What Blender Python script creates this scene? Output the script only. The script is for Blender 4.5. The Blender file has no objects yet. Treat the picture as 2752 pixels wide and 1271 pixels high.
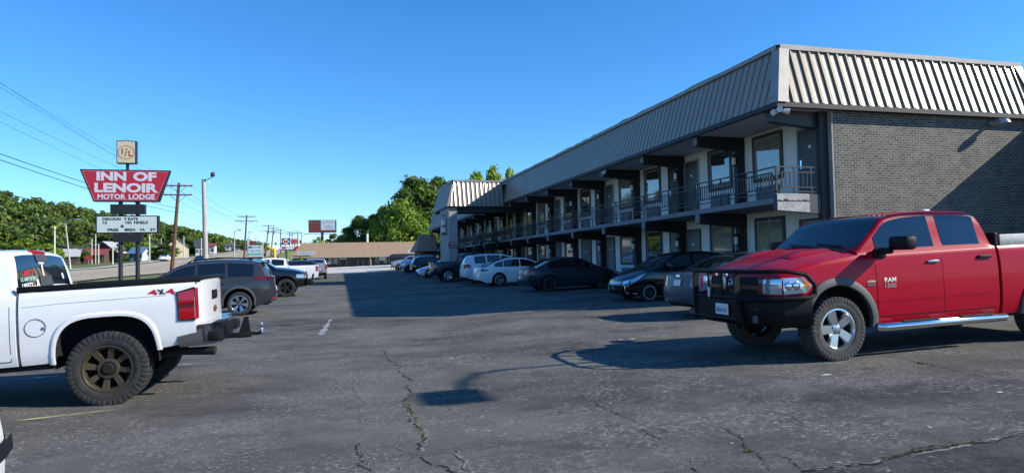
import bpy, bmesh, math, random
import numpy as np
from mathutils import Vector, Matrix
random.seed(7); np.random.seed(7)
R_ = math.radians
scene = bpy.context.scene
COL = scene.collection

# ------------------------------------------------------------------ camera
PSI, TH, RHO, HC = R_(15.34), .0353, .019, 1.6
FPX, CX, CY = 1790., 1376., 635.5
_f0 = Vector((math.sin(PSI), math.cos(PSI), 0)); _r0 = Vector((math.cos(PSI), -math.sin(PSI), 0)); _z = Vector((0, 0, 1))
FW = math.cos(TH)*_f0 + math.sin(TH)*_z
_u0 = -math.sin(TH)*_f0 + math.cos(TH)*_z
RT = math.cos(RHO)*_r0 - math.sin(RHO)*_u0
UP = math.sin(RHO)*_r0 + math.cos(RHO)*_u0
cd = bpy.data.cameras.new('camera'); cam = bpy.data.objects.new('camera', cd); COL.objects.link(cam)
cd.sensor_fit = 'HORIZONTAL'; cd.sensor_width = 36; cd.lens = 36*FPX/2752; cd.clip_start = .05; cd.clip_end = 6000
m3 = Matrix((RT, UP, -FW)).transposed()
cam.matrix_world = Matrix.Translation((0, 0, HC)) @ m3.to_4x4()
scene.camera = cam
# ------------------------------------------------------------------ world, sun, exposure
TOSUN = Vector((11.2, -5.15, 7.35)).normalized()
SUN_EL = math.asin(TOSUN.z); SUN_AZ = math.atan2(TOSUN.x, TOSUN.y)
w = bpy.data.worlds.new('World'); scene.world = w; w.use_nodes = True
nt = w.node_tree
sky = nt.nodes.new('ShaderNodeTexSky'); sky.sky_type = 'NISHITA'; sky.sun_disc = False
sky.sun_elevation = SUN_EL; sky.sun_rotation = SUN_AZ
sky.air_density = 1.0; sky.dust_density = 0.0; sky.ozone_density = 9.0; sky.altitude = 0
bg = nt.nodes['Background']; bg.inputs['Strength'].default_value = .15
hs = nt.nodes.new('ShaderNodeHueSaturation'); hs.inputs['Saturation'].default_value = 1.12
nt.links.new(sky.outputs[0], hs.inputs['Color']); nt.links.new(hs.outputs[0], bg.inputs[0])
sd = bpy.data.lights.new('sun', 'SUN'); sd.energy = 4.6; sd.angle = R_(.5); sd.color = (1.0, .93, .82)
so = bpy.data.objects.new('sun', sd); COL.objects.link(so)
so.rotation_euler = (-TOSUN).to_track_quat('-Z', 'Y').to_euler()
scene.view_settings.view_transform = 'Standard'; scene.view_settings.look = 'None'
scene.view_settings.exposure = .55; scene.view_settings.gamma = 1
scene.cycles.max_bounces = 6; scene.cycles.transparent_max_bounces = 6
scene.cycles.caustics_reflective = False; scene.cycles.caustics_refractive = False

def ray(px, py):
    return FW + RT*((px-CX)/FPX) - UP*((py-CY)/FPX)
def atY(px, py, Y):
    d = ray(px, py); t = Y/d.y; return Vector((d.x*t, Y, HC+d.z*t))
def atX(px, py, X):
    d = ray(px, py); t = X/d.x; return Vector((X, d.y*t, HC+d.z*t))
def dep(px, py, D):
    d = ray(px, py); return Vector((d.x*D, d.y*D, HC+d.z*D))
def zlot(X, Y):
    return .026*min(max(X-1, 0), 11.5) + .005*min(max(Y-20, 0), 140)
def gp(px, py):
    d = ray(px, py); zz = 0.
    for _ in range(40):
        t = (zz-HC)/d.z; X, Y = d.x*t, d.y*t; zz = .5*zz+.5*zlot(X, Y)
    return Vector((X, Y, zz))

# ------------------------------------------------------------------ materials
MATS = {}
def mat(name, col, rough=.5, metal=0., coat=0., ior=1.5, var=0., vscale=3., bump=0., bscale=40., coatr=.05, emit=None, dirt=None, spec=.5):
    if name in MATS: return MATS[name]
    m = bpy.data.materials.new(name); m.use_nodes = True; MATS[name] = m
    n, l = m.node_tree.nodes, m.node_tree.links
    b = n['Principled BSDF']
    b.inputs['Base Color'].default_value = (*col, 1); b.inputs['Roughness'].default_value = rough
    b.inputs['Metallic'].default_value = metal; b.inputs['IOR'].default_value = ior
    b.inputs['Specular IOR Level'].default_value = spec
    b.inputs['Coat Weight'].default_value = coat; b.inputs['Coat Roughness'].default_value = coatr
    if emit: b.inputs['Emission Color'].default_value = (*col, 1); b.inputs['Emission Strength'].default_value = emit
    geo = None
    if var or bump or dirt:
        geo = n.new('ShaderNodeNewGeometry')
    if var or dirt:
        nz = n.new('ShaderNodeTexNoise'); nz.inputs['Scale'].default_value = vscale; nz.inputs['Detail'].default_value = 6
        l.new(geo.outputs['Position'], nz.inputs['Vector'])
        mr = n.new('ShaderNodeMapRange'); mr.inputs['From Min'].default_value = .3; mr.inputs['From Max'].default_value = .7
        mr.inputs['To Min'].default_value = 1-var; mr.inputs['To Max'].default_value = 1+var
        l.new(nz.outputs['Fac'], mr.inputs['Value'])
        mx = n.new('ShaderNodeMix'); mx.data_type = 'RGBA'; mx.blend_type = 'MULTIPLY'; mx.inputs['Factor'].default_value = 1
        mx.inputs['A'].default_value = (*col, 1); l.new(mr.outputs['Result'], mx.inputs['B'])
        out = mx.outputs['Result']
        if dirt:   # dust film with a noisy outline
            nz2 = n.new('ShaderNodeTexNoise'); nz2.inputs['Scale'].default_value = vscale*2.3; nz2.inputs['Detail'].default_value = 8
            l.new(geo.outputs['Position'], nz2.inputs['Vector'])
            mr2 = n.new('ShaderNodeMapRange'); mr2.inputs['From Min'].default_value = .45; mr2.inputs['From Max'].default_value = .75
            mr2.inputs['To Max'].default_value = dirt[1]; l.new(nz2.outputs['Fac'], mr2.inputs['Value'])
            mx2 = n.new('ShaderNodeMix'); mx2.data_type = 'RGBA'; l.new(mr2.outputs['Result'], mx2.inputs['Factor'])
            l.new(out, mx2.inputs['A']); mx2.inputs['B'].default_value = (*dirt[0], 1); out = mx2.outputs['Result']
        l.new(out, b.inputs['Base Color'])
    if bump:
        nb = n.new('ShaderNodeTexNoise'); nb.inputs['Scale'].default_value = bscale; nb.inputs['Detail'].default_value = 5
        l.new(geo.outputs['Position'], nb.inputs['Vector'])
        bp = n.new('ShaderNodeBump'); bp.inputs['Strength'].default_value = bump; bp.inputs['Distance'].default_value = .02
        l.new(nb.outputs['Fac'], bp.inputs['Height']); l.new(bp.outputs['Normal'], b.inputs['Normal'])
    return m

def asphalt(name, dark, pale, stretch=(1, 1, 1), speck=.5, lo=.42, hi=.72):
    m = bpy.data.materials.new(name); m.use_nodes = True; MATS[name] = m
    n, l = m.node_tree.nodes, m.node_tree.links; b = n['Principled BSDF']
    b.inputs['Roughness'].default_value = .92; b.inputs['Specular IOR Level'].default_value = .18
    geo = n.new('ShaderNodeNewGeometry')
    mp = n.new('ShaderNodeMapping'); mp.inputs['Scale'].default_value = stretch; l.new(geo.outputs['Position'], mp.inputs['Vector'])
    def noise(vec, sc, det, rough=.6, dist=0):
        z = n.new('ShaderNodeTexNoise'); z.inputs['Scale'].default_value = sc; z.inputs['Detail'].default_value = det
        z.inputs['Roughness'].default_value = rough; z.inputs['Distortion'].default_value = dist; l.new(vec, z.inputs['Vector']); return z.outputs['Fac']
    def rng(v, a, c, t0=0., t1=1.):
        r = n.new('ShaderNodeMapRange'); r.inputs['From Min'].default_value = a; r.inputs['From Max'].default_value = c
        r.inputs['To Min'].default_value = t0; r.inputs['To Max'].default_value = t1; l.new(v, r.inputs['Value']); return r.outputs['Result']
    def mixc(f, A, B, mode='MIX'):
        x = n.new('ShaderNodeMix'); x.data_type = 'RGBA'; x.blend_type = mode
        if hasattr(f, 'node'): l.new(f, x.inputs['Factor'])
        else: x.inputs['Factor'].default_value = f
        for k, v in (('A', A), ('B', B)):
            if hasattr(v, 'node'): l.new(v, x.inputs[k])
            else: x.inputs[k].default_value = (*v, 1)
        return x.outputs['Result']
    def mul(a, c):
        x = n.new('ShaderNodeMath'); x.operation = 'MULTIPLY'; l.new(a, x.inputs[0])
        if hasattr(c, 'node'): l.new(c, x.inputs[1])
        else: x.inputs[1].default_value = c
        return x.outputs[0]
    P = geo.outputs['Position']
    def sub(a, k):
        x = n.new('ShaderNodeMath'); x.operation = 'SUBTRACT'; x.use_clamp = True; l.new(a, x.inputs[0]); x.inputs[1].default_value = k; return x.outputs[0]
    def edge(vec, sc, w0):
        v = n.new('ShaderNodeTexVoronoi'); v.feature = 'DISTANCE_TO_EDGE'; v.inputs['Scale'].default_value = sc; v.inputs['Randomness'].default_value = 1
        l.new(vec, v.inputs['Vector']); return rng(v.outputs['Distance'], w0*.3, w0, 1, 0)
    wz = n.new('ShaderNodeTexNoise'); wz.inputs['Scale'].default_value = 2.4; wz.inputs['Detail'].default_value = 7; wz.inputs['Roughness'].default_value = .7; l.new(P, wz.inputs['Vector'])
    wa = n.new('ShaderNodeVectorMath'); wa.operation = 'MULTIPLY_ADD'; l.new(wz.outputs['Color'], wa.inputs[0]); wa.inputs[1].default_value = (.55, .55, 0); l.new(P, wa.inputs[2])
    WP = wa.outputs[0]
    big = rng(noise(mp.outputs[0], .30, 6, .62, .6), lo, hi)
    big2 = rng(noise(mp.outputs[0], .95, 8, .70, .3), .46, .66)
    med = rng(noise(P, 3.2, 8, .78, .4), .50, .70)
    fine = rng(noise(P, 19, 8, .88), .515, .60)
    clus = rng(noise(P, .85, 7, .78, .5), .42, .58)
    grit = rng(noise(P, 85, 5, .75), .3, .7, .4, 1.65)
    c = mixc(big, dark, tuple(.40*d+.60*p for d, p in zip(dark, pale)))
    c = mixc(mul(big2, .45), c, pale)
    c = mixc(mul(med, .32), c, pale)
    flake = tuple(min(1, p*2.1) for p in pale)
    c = mixc(mul(mul(fine, clus), speck), c, flake)
    c = mixc(mul(mul(edge(WP, 1.1, .012), rng(noise(P, .38, 3, .6), .50, .64)), .34), c, flake)
    c = mixc(mul(mul(edge(WP, 4.2, .05), rng(noise(P, .55, 4, .7), .52, .66)), .42), c, flake)
    dust = n.new('ShaderNodeMapping'); dust.inputs['Scale'].default_value = (.28, .55, 1); dust.inputs['Rotation'].default_value = (0, 0, -.35); l.new(P, dust.inputs['Vector'])
    c = mixc(mul(rng(noise(dust.outputs[0], 1.0, 7, .72, .3), .50, .68), .55), c, tuple(p*1.15 for p in pale))
    oil = rng(noise(P, .85, 3, .5), .66, .74)
    c = mixc(mul(oil, .30), c, tuple(d*.45 for d in dark))
    c = mixc(1., c, grit, 'MULTIPLY')
    l.new(c, b.inputs['Base Color'])
    bp = n.new('ShaderNodeBump'); bp.inputs['Strength'].default_value = .8; bp.inputs['Distance'].default_value = .012
    l.new(noise(P, 48, 8, .8), bp.inputs['Height']); l.new(bp.outputs['Normal'], b.inputs['Normal'])
    return m

def brick(name, c1, c2, mortar, axis, bw=.203, rh=.0677, ms=.011, bump=.7):
    m = bpy.data.materials.new(name); m.use_nodes = True; MATS[name] = m
    n, l = m.node_tree.nodes, m.node_tree.links; b = n['Principled BSDF']; b.inputs['Roughness'].default_value = .8
    geo = n.new('ShaderNodeNewGeometry'); sp = n.new('ShaderNodeSeparateXYZ'); l.new(geo.outputs['Position'], sp.inputs[0])
    cb = n.new('ShaderNodeCombineXYZ'); l.new(sp.outputs[axis], cb.inputs[0]); l.new(sp.outputs['Z'], cb.inputs[1])
    # courses are not ruler straight
    nz0 = n.new('ShaderNodeTexNoise'); nz0.inputs['Scale'].default_value = 1.1; l.new(geo.outputs['Position'], nz0.inputs['Vector'])
    ad = n.new('ShaderNodeVectorMath'); ad.operation = 'MULTIPLY_ADD'; l.new(nz0.outputs['Color'], ad.inputs[0])
    ad.inputs[1].default_value = (.03, .016, 0); l.new(cb.outputs[0], ad.inputs[2])
    bt = n.new('ShaderNodeTexBrick'); l.new(ad.outputs[0], bt.inputs['Vector']); bt.inputs['Scale'].default_value = 1
    bt.inputs['Brick Width'].default_value = bw; bt.inputs['Row Height'].default_value = rh; bt.inputs['Mortar Size'].default_value = ms
    bt.inputs['Mortar Smooth'].default_value = .4
    bt.inputs['Color1'].default_value = (*c1, 1); bt.inputs['Color2'].default_value = (*c2, 1); bt.inputs['Mortar'].default_value = (*mortar, 1)
    nz = n.new('ShaderNodeTexNoise'); nz.inputs['Scale'].default_value = 2.6; nz.inputs['Detail'].default_value = 9; nz.inputs['Roughness'].default_value = .75; l.new(geo.outputs['Position'], nz.inputs['Vector'])
    mr = n.new('ShaderNodeMapRange'); mr.inputs['From Min'].default_value = .3; mr.inputs['From Max'].default_value = .7; mr.inputs['To Min'].default_value = .72; mr.inputs['To Max'].default_value = 1.3
    l.new(nz.outputs['Fac'], mr.inputs['Value'])
    mx = n.new('ShaderNodeMix'); mx.data_type = 'RGBA'; mx.blend_type = 'MULTIPLY'; mx.inputs['Factor'].default_value = 1
    l.new(bt.outputs['Color'], mx.inputs['A']); l.new(mr.outputs['Result'], mx.inputs['B']); l.new(mx.outputs['Result'], b.inputs['Base Color'])
    nz2 = n.new('ShaderNodeTexNoise'); nz2.inputs['Scale'].default_value = 45; l.new(geo.outputs['Position'], nz2.inputs['Vector'])
    ma = n.new('ShaderNodeMath'); ma.operation = 'MULTIPLY_ADD'; l.new(nz2.outputs['Fac'], ma.inputs[0]); ma.inputs[1].default_value = .5
    iv = n.new('ShaderNodeMath'); iv.operation = 'SUBTRACT'; iv.inputs[0].default_value = 1; l.new(bt.outputs['Fac'], iv.inputs[1]); l.new(iv.outputs[0], ma.inputs[2])
    bp = n.new('ShaderNodeBump'); bp.inputs['Strength'].default_value = bump; bp.inputs['Distance'].default_value = .02
    l.new(ma.outputs[0], bp.inputs['Height']); l.new(bp.outputs['Normal'], b.inputs['Normal'])
    return m

def leafmat(name, c1, c2, trans=.35):
    m = bpy.data.materials.new(name); m.use_nodes = True; MATS[name] = m
    n, l = m.node_tree.nodes, m.node_tree.links; b = n['Principled BSDF']; b.inputs['Roughness'].default_value = .55
    geo = n.new('ShaderNodeNewGeometry'); oi = n.new('ShaderNodeObjectInfo')
    nz = n.new('ShaderNodeTexNoise'); nz.inputs['Scale'].default_value = .35; nz.inputs['Detail'].default_value = 5; l.new(geo.outputs['Position'], nz.inputs['Vector'])
    mr = n.new('ShaderNodeMapRange'); mr.inputs['From Min'].default_value = .35; mr.inputs['From Max'].default_value = .65
    l.new(nz.outputs['Fac'], mr.inputs['Value'])
    ad = n.new('ShaderNodeMath'); ad.operation = 'MULTIPLY_ADD'; l.new(oi.outputs['Random'], ad.inputs[0]); ad.inputs[1].default_value = .3; l.new(mr.outputs['Result'], ad.inputs[2])
    rd = n.new('ShaderNodeMath'); rd.operation = 'MULTIPLY_ADD'; l.new(geo.outputs['Random Per Island'], rd.inputs[0]); rd.inputs[1].default_value = .5; l.new(ad.outputs[0], rd.inputs[2])
    sb = n.new('ShaderNodeMath'); sb.operation = 'SUBTRACT'; sb.use_clamp = True; l.new(rd.outputs[0], sb.inputs[0]); sb.inputs[1].default_value = .35
    mx = n.new('ShaderNodeMix'); mx.data_type = 'RGBA'; mx.inputs['A'].default_value = (*c1, 1); mx.inputs['B'].default_value = (*c2, 1)
    l.new(sb.outputs[0], mx.inputs['Factor']); l.new(mx.outputs['Result'], b.inputs['Base Color'])
    tr = n.new('ShaderNodeBsdfTranslucent'); l.new(mx.outputs['Result'], tr.inputs['Color'])
    ms = n.new('ShaderNodeMixShader'); ms.inputs[0].default_value = trans
    l.new(b.outputs[0], ms.inputs[1]); l.new(tr.outputs[0], ms.inputs[2]); l.new(ms.outputs[0], n['Material Output'].inputs['Surface'])
    return m

# ------------------------------------------------------------------ mesh helpers
class MB:
    def __init__(self): self.v = []; self.f = []; self.mi = []
    def add(self, vs, fs, mi=0):
        o = len(self.v); self.v += [tuple(p) for p in vs]
        self.f += [tuple(i+o for i in f) for f in fs]; self.mi += [mi]*len(fs); return self
    def box(self, c, s, rz=0., mi=0, ry=0.):
        x, y, z = s[0]/2, s[1]/2, s[2]/2
        M = Matrix.Translation(c) @ Matrix.Rotation(rz, 4, 'Z') @ Matrix.Rotation(ry, 4, 'Y')
        vs = [M @ Vector(p) for p in ((-x,-y,-z),(x,-y,-z),(x,y,-z),(-x,y,-z),(-x,-y,z),(x,-y,z),(x,y,z),(-x,y,z))]
        return self.add(vs, [(0,3,2,1),(4,5,6,7),(0,1,5,4),(1,2,6,5),(2,3,7,6),(3,0,4,7)], mi)
    def span(self, a, b, mi=0):
        return self.box([(p+q)/2 for p, q in zip(a, b)], [abs(q-p) for p, q in zip(a, b)], 0, mi)
    def rbox(self, c, s, r=.02, mi=0, rz=0.):     # box with chamfered edges
        x, y, z = s[0]/2, s[1]/2, s[2]/2; r = min(r, x*.9, y*.9, z*.9)
        bm = bmesh.new(); bmesh.ops.create_cube(bm, size=1)
        for v in bm.verts: v.co = Vector((v.co.x*2*x, v.co.y*2*y, v.co.z*2*z))
        bmesh.ops.bevel(bm, geom=list(bm.edges), offset=r, segments=2, profile=.5, affect='EDGES')
        M = Matrix.Translation(c) @ Matrix.Rotation(rz, 4, 'Z'); bm.verts.index_update()
        self.add([M @ v.co for v in bm.verts], [[v.index for v in f.verts] for f in bm.faces], mi); bm.free(); return self
    def prism(self, poly, a, b, axis='y', mi=0):  # polygon (in the two other axes) extruded from a to b along axis
        def P(u, v, w): return {'x': (w, u, v), 'y': (u, w, v), 'z': (u, v, w)}[axis]
        n = len(poly); vs = [P(u, v, a) for u, v in poly] + [P(u, v, b) for u, v in poly]
        fs = [tuple(range(n))[::-1], tuple(range(n, 2*n))] + [(i, (i+1) % n, n+(i+1) % n, n+i) for i in range(n)]
        area = sum(poly[i][0]*poly[(i+1) % n][1]-poly[(i+1) % n][0]*poly[i][1] for i in range(n))
        flip = (area < 0) ^ (b < a) ^ (axis == 'y')
        if flip: fs = [f[::-1] for f in fs]
        return self.add(vs, fs, mi)
    def tube(self, pts, r, n=8, mi=0, cap=True):
        pts = [Vector(p) for p in pts]; rs = r if hasattr(r, '__len__') else [r]*len(pts)
        vs, fs = [], []; prev = None
        for i, p in enumerate(pts):
            t = (pts[min(i+1, len(pts)-1)]-pts[max(i-1, 0)]).normalized()
            if prev is None:
                a = Vector((0, 0, 1)) if abs(t.z) < .9 else Vector((1, 0, 0)); u = t.cross(a).normalized()
            else:
                u = (prev - t*prev.dot(t)).normalized()
            prev = u; v = t.cross(u)
            for k in range(n):
                an = 2*math.pi*k/n; vs.append(p+(u*math.cos(an)+v*math.sin(an))*rs[i])
        for i in range(len(pts)-1):
            for k in range(n):
                a, b = i*n+k, i*n+(k+1) % n; fs.append((a, b, b+n, a+n))
        if cap: fs += [tuple(range(n))[::-1], tuple(range((len(pts)-1)*n, len(pts)*n))]
        return self.add(vs, fs, mi)
    def lathe(self, prof, n=32, axis='y', mi=0, c=(0, 0, 0)):   # prof: (radius, along)
        vs, fs = [], []
        for r, a in prof:
            for k in range(n):
                an = 2*math.pi*k/n; p, q = r*math.cos(an), r*math.sin(an)
                vs.append({'y': (c[0]+p, c[1]+a, c[2]+q), 'z': (c[0]+p, c[1]+q, c[2]+a), 'x': (c[0]+a, c[1]+p, c[2]+q)}[axis])
        m = len(prof)
        for i in range(m-1):
            for k in range(n):
                a, b = i*n+k, i*n+(k+1) % n
                fs.append((a, a+n, b+n, b) if axis == 'y' else (a, b, b+n, a+n))
        return self.add(vs, fs, mi)
    def grid(self, rows, mi=0, flip=False):
        nr, nc = len(rows), len(rows[0]); vs = [p for r in rows for p in r]
        fs = [(i*nc+j, i*nc+j+1, (i+1)*nc+j+1, (i+1)*nc+j) for i in range(nr-1) for j in range(nc-1)]
        if flip: fs = [f[::-1] for f in fs]
        return self.add(vs, fs, mi)
    def poly(self, pts, mi=0): return self.add(pts, [tuple(range(len(pts)))], mi)
    def mesh(self, name, mats, smooth=None):
        me = bpy.data.meshes.new(name); me.from_pydata(self.v, [], self.f)
        for m in (mats if isinstance(mats, (list, tuple)) else [mats]): me.materials.append(m)
        if any(self.mi): me.polygons.foreach_set('material_index', self.mi)
        if smooth is not None:
            me.polygons.foreach_set('use_smooth', [True]*len(me.polygons)); me.update()
            me.set_sharp_from_angle(angle=R_(smooth))
        me.update(); return me
    def build(self, name, mats, parent=None, smooth=None, loc=None, rot=None, weld=False):
        me = self.mesh(name, mats, None if weld else smooth)
        if weld:
            bm = bmesh.new(); bm.from_mesh(me); bmesh.ops.remove_doubles(bm, verts=bm.verts, dist=.0004)
            bmesh.ops.dissolve_degenerate(bm, dist=.0002, edges=bm.edges); bm.to_mesh(me); bm.free()
            if smooth is not None:
                me.polygons.foreach_set('use_smooth', [True]*len(me.polygons)); me.update(); me.set_sharp_from_angle(angle=R_(smooth))
            me.update()
        return link(name, me, parent, loc, rot)
def link(name, me, parent=None, loc=None, rot=None):
    o = bpy.data.objects.new(name, me); COL.objects.link(o)
    if parent: o.parent = parent
    if loc is not None: o.location = loc
    if rot is not None: o.rotation_euler = rot
    return o
def tag(o, label=None, cat=None, group=None, kind=None):
    if label: o['label'] = label
    if cat: o['category'] = cat
    if group: o['group'] = group
    if kind: o['kind'] = kind
    return o
def thing(name, label, cat, loc=(0, 0, 0), rz=0., group=None):
    o = bpy.data.objects.new(name, None); COL.objects.link(o); o.location = loc; o.rotation_euler = (0, 0, rz); o.empty_display_size = .2
    return tag(o, label, cat, group)
def copy_tree(o, parent=None):
    c = o.copy(); COL.objects.link(c)
    if parent: c.parent = parent
    for ch in [x for x in o.children]: copy_tree(ch, c)
    return c
def text_mb(mb, body, w, h, fn, bold=.0, mi=0, keep=False):
    """Lettering fitted into w x h; fn(u, v) places a flat point (u right, v up, centred) in space."""
    cu = bpy.data.curves.new('lettering', 'FONT'); cu.body = body; cu.offset = bold; cu.resolution_u = 3
    ob = bpy.data.objects.new('lettering', cu); COL.objects.link(ob)
    dg = bpy.context.evaluated_depsgraph_get(); dg.update()
    me = bpy.data.meshes.new_from_object(ob.evaluated_get(dg))
    vs = [v.co.copy() for v in me.vertices]; fs = [tuple(p.vertices) for p in me.polygons]
    bpy.data.objects.remove(ob); bpy.data.curves.remove(cu); bpy.data.meshes.remove(me)
    if not vs: return
    x0, x1 = min(v.x for v in vs), max(v.x for v in vs); y0, y1 = min(v.y for v in vs), max(v.y for v in vs)
    sx, sy = w/(x1-x0), h/(y1-y0)
    if keep: sx = sy = min(sx, sy)
    mb.add([fn((v.x-(x0+x1)/2)*sx, (v.y-(y0+y1)/2)*sy) for v in vs], fs, mi)
def interp(pts, x):
    if x <= pts[0][0]: return pts[0][1]
    if x >= pts[-1][0]: return pts[-1][1]
    for i in range(len(pts)-1):
        x0, y0 = pts[i]; x1, y1 = pts[i+1]
        if x <= x1:
            h = x1-x0; d = (y1-y0)/h
            def slope(j):
                if j <= 0 or j >= len(pts)-1: return None
                a = (pts[j][1]-pts[j-1][1])/(pts[j][0]-pts[j-1][0]); b = (pts[j+1][1]-pts[j][1])/(pts[j+1][0]-pts[j][0])
                return 0. if a*b <= 0 else 2*a*b/(a+b)
            m0, m1 = slope(i), slope(i+1)
            if m0 is None: m0 = d
            if m1 is None: m1 = d
            t = (x-x0)/h
            return (2*t**3-3*t*t+1)*y0+(t**3-2*t*t+t)*h*m0+(-2*t**3+3*t*t)*y1+(t**3-t*t)*h*m1
def lin(pts, x):
    if x <= pts[0][0]: return pts[0][1]
    for i in range(len(pts)-1):
        if x <= pts[i+1][0]:
            return pts[i][1]+(pts[i+1][1]-pts[i][1])*(x-pts[i][0])/max(1e-9, pts[i+1][0]-pts[i][0])
    return pts[-1][1]
# ------------------------------------------------------------------ vehicle kit
BLACK = mat('black_plastic', (.009, .009, .0095), .55, bump=.1, bscale=150, spec=.18)
DARKWELL = mat('dark_underside', (.006, .006, .006), .9)
GLASS = mat('tinted_glass', (.006, .008, .01), .03, ior=1.55, coat=.6, coatr=.02)
GLASS2 = mat('clear_car_glass', (.03, .045, .06), .04, ior=1.6, coat=.8, coatr=.02)
GLASS3 = mat('dark_car_glass', (.012, .016, .019), .04, ior=1.5, coat=.3, coatr=.02)  # opaque dark glass in one even colour
CHROME = mat('chrome', (.72, .73, .75), .12, 1.)
ALLOY = mat('alloy', (.55, .56, .58), .28, 1.)
DALLOY = mat('dark_alloy', (.03, .03, .032), .35, .6)
BRONZE = mat('bronze_alloy', (.085, .068, .042), .45, .45, var=.15, vscale=9)
RUBBER = mat('tyre_rubber', (.030, .029, .028), .85, var=.35, vscale=14, bump=.3, bscale=120)
DUSTRUB = mat('dusty_tyre_rubber', (.052, .05, .046), .9, var=.35, vscale=16, bump=.4, bscale=120)
REDLENS = mat('red_lens', (.36, .006, .012), .12, coat=1., ior=1.5)
DREDLENS = mat('dark_red_lens', (.12, .005, .008), .12, coat=1.)
LAMP = mat('headlamp_glass', (.46, .52, .58), .1, .55, coat=1.)
AMBER = mat('amber_lens', (.7, .22, .03), .2, coat=.8)
WHITEP = mat('white_plate', (.72, .74, .74), .4)
PLATEBLUE = mat('plate_blue', (.02, .05, .18), .5)
GREYPL = mat('grey_plastic', (.075, .075, .073), .6, bump=.15, bscale=160)
STEEL = mat('dark_steel', (.05, .05, .05), .4, .8)
WHITELET = mat('white_lettering', (.8, .8, .8), .5)

def paint(name, col, metal=.0, rough=.32, dirt=None, coat=.8, spec=.3):
    return mat(name, col, rough, metal, coat=coat, var=.04, vscale=2.2, dirt=dirt, spec=spec)

WHEELS = {}
def wheel_meshes(R, tw, rr, style, tyre_m, rim_m, knobby=0):
    key = (R, tw, rr, style, tyre_m.name, rim_m.name, knobby)
    if key in WHEELS: return WHEELS[key]
    t = MB(); h = tw/2; sw = R-rr
    prof = [(rr-.005, -h*.80), (rr+.01, -h*.96), (rr+sw*.35, -h*1.04), (rr+sw*.7, -h*1.0), (R-.028, -h*.93), (R-.008, -h*.8), (R, -h*.55), (R, h*.55),
            (R-.008, h*.8), (R-.028, h*.93), (rr+sw*.7, h*1.0), (rr+sw*.35, h*1.04), (rr+.01, h*.96), (rr-.005, h*.80)]
    t.lathe(prof, 56)
    if knobby:
        for k in range(knobby):
            a = 2*math.pi*k/knobby
            for sy, da in ((1, 0), (-1, .5)):
                an = a+da*2*math.pi/knobby
                for (rad, yy, sx, sy_, sz) in ((R+.001, sy*h*.74, .052, h*.5, .026), (R-.032, sy*h*.965, .05, .022, .06)):
                    M = Matrix.Rotation(-an, 4, 'Y')
                    b = MB().rbox((0, 0, 0), (sx, sy_, sz), .006)
                    t.add([M @ (Vector(p)+Vector((0, yy, rad))) for p in b.v], b.f)
            an = a+.25*2*math.pi/knobby; M = Matrix.Rotation(-an, 4, 'Y')
            b = MB().box((0, 0, 0), (.05, h*.5, .018), .4)
            t.add([M @ (Vector(p)+Vector((0, 0, R+.001))) for p in b.v], b.f)
    m = MB()
    m.lathe([(rr+.004, h*.84), (rr+.002, h*.9), (rr-.018, h*.92), (rr-.03, h*.8), (rr-.045, h*.2), (rr-.05, -h*.7)], 48, mi=0)
    m.lathe([(.001, -h*.1), (rr-.05, -h*.1)], 32, mi=1)                       # dark disc behind the spokes
    def spoke(an, r0, r1, w0, w1, y0, y1, th=.045, mi=0):
        M = Matrix.Rotation(-an, 4, 'Y')
        vs = [(-w0/2, y0, r0), (w0/2, y0, r0), (w1/2, y1, r1), (-w1/2, y1, r1)]
        vs += [(x*1.25, y-th, z) for x, y, z in vs]
        m.add([M @ Vector(p) for p in vs], [(0, 1, 2, 3), (0, 4, 5, 1), (1, 5, 6, 2), (3, 2, 6, 7), (0, 3, 7, 4)], mi)
    yo, yi = h*.80, h*.66
    def hub(r, y, mi=0, n=28): m.lathe([(.001, y+.006), (r*.7, y+.006), (r, y-.004), (r*1.06, y-.06)], n, mi=mi)
    if style == 'spoke5':
        for k in range(5): spoke(k*2*math.pi/5+.31, .05, rr-.012, .10, .125, yi, yo)
        hub(.085, yi)
        for k in range(5):
            a = k*2*math.pi/5+.31+.63; m.lathe([(.001, yi+.004), (.014, yi+.002), (.016, yi-.02)], 8, c=(.066*math.cos(a), 0.004, .066*math.sin(a)), mi=1)
        hub(.035, yi+.006)
    elif style == 'spoke8':
        for k in range(8): spoke(k*math.pi/4+.2, .10, rr-.012, .050, .072, yi-.01, yo, .05)
        for k in range(8): spoke(k*math.pi/4+.2+math.pi/8, rr-.045, rr-.012, .12, .17, yo-.01, yo, .04)
        m.lathe([(.075, yi-.005), (.085, yi+.012), (.115, yi+.008), (.125, yi-.03)], 32, mi=0)
        m.lathe([(.001, yi+.03), (.055, yi+.028), (.075, yi+.0), (.078, yi-.04)], 28, mi=1)
    elif style == 'star6':
        for k in range(6): spoke(k*math.pi/3+.2, .05, rr-.012, .035, .15, yi, yo)
        hub(.07, yi, 1); hub(.03, yi+.008)
    elif style == 'multi10':
        for k in range(10): spoke(k*math.pi/5+(.09 if k % 2 else -.09), .04, rr-.012, .028, .042, yi, yo)
        hub(.05, yi)
    elif style == 'steel':
        m.lathe([(.001, yi*.5), (.07, yi*.6), (.09, yi*.3), (rr-.06, yi*.75), (rr-.03, yi*.5)], 32, mi=0)
    else:
        for k in range(5):
            spoke(k*2*math.pi/5+.13, .04, rr-.012, .03, .06, yi, yo); spoke(k*2*math.pi/5-.13, .04, rr-.012, .03, .06, yi, yo)
        hub(.06, yi)
    WHEELS[key] = (t.mesh('wheel', tyre_m, 35), m.mesh('rim', [rim_m, DARKWELL], 30))
    return WHEELS[key]

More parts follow.
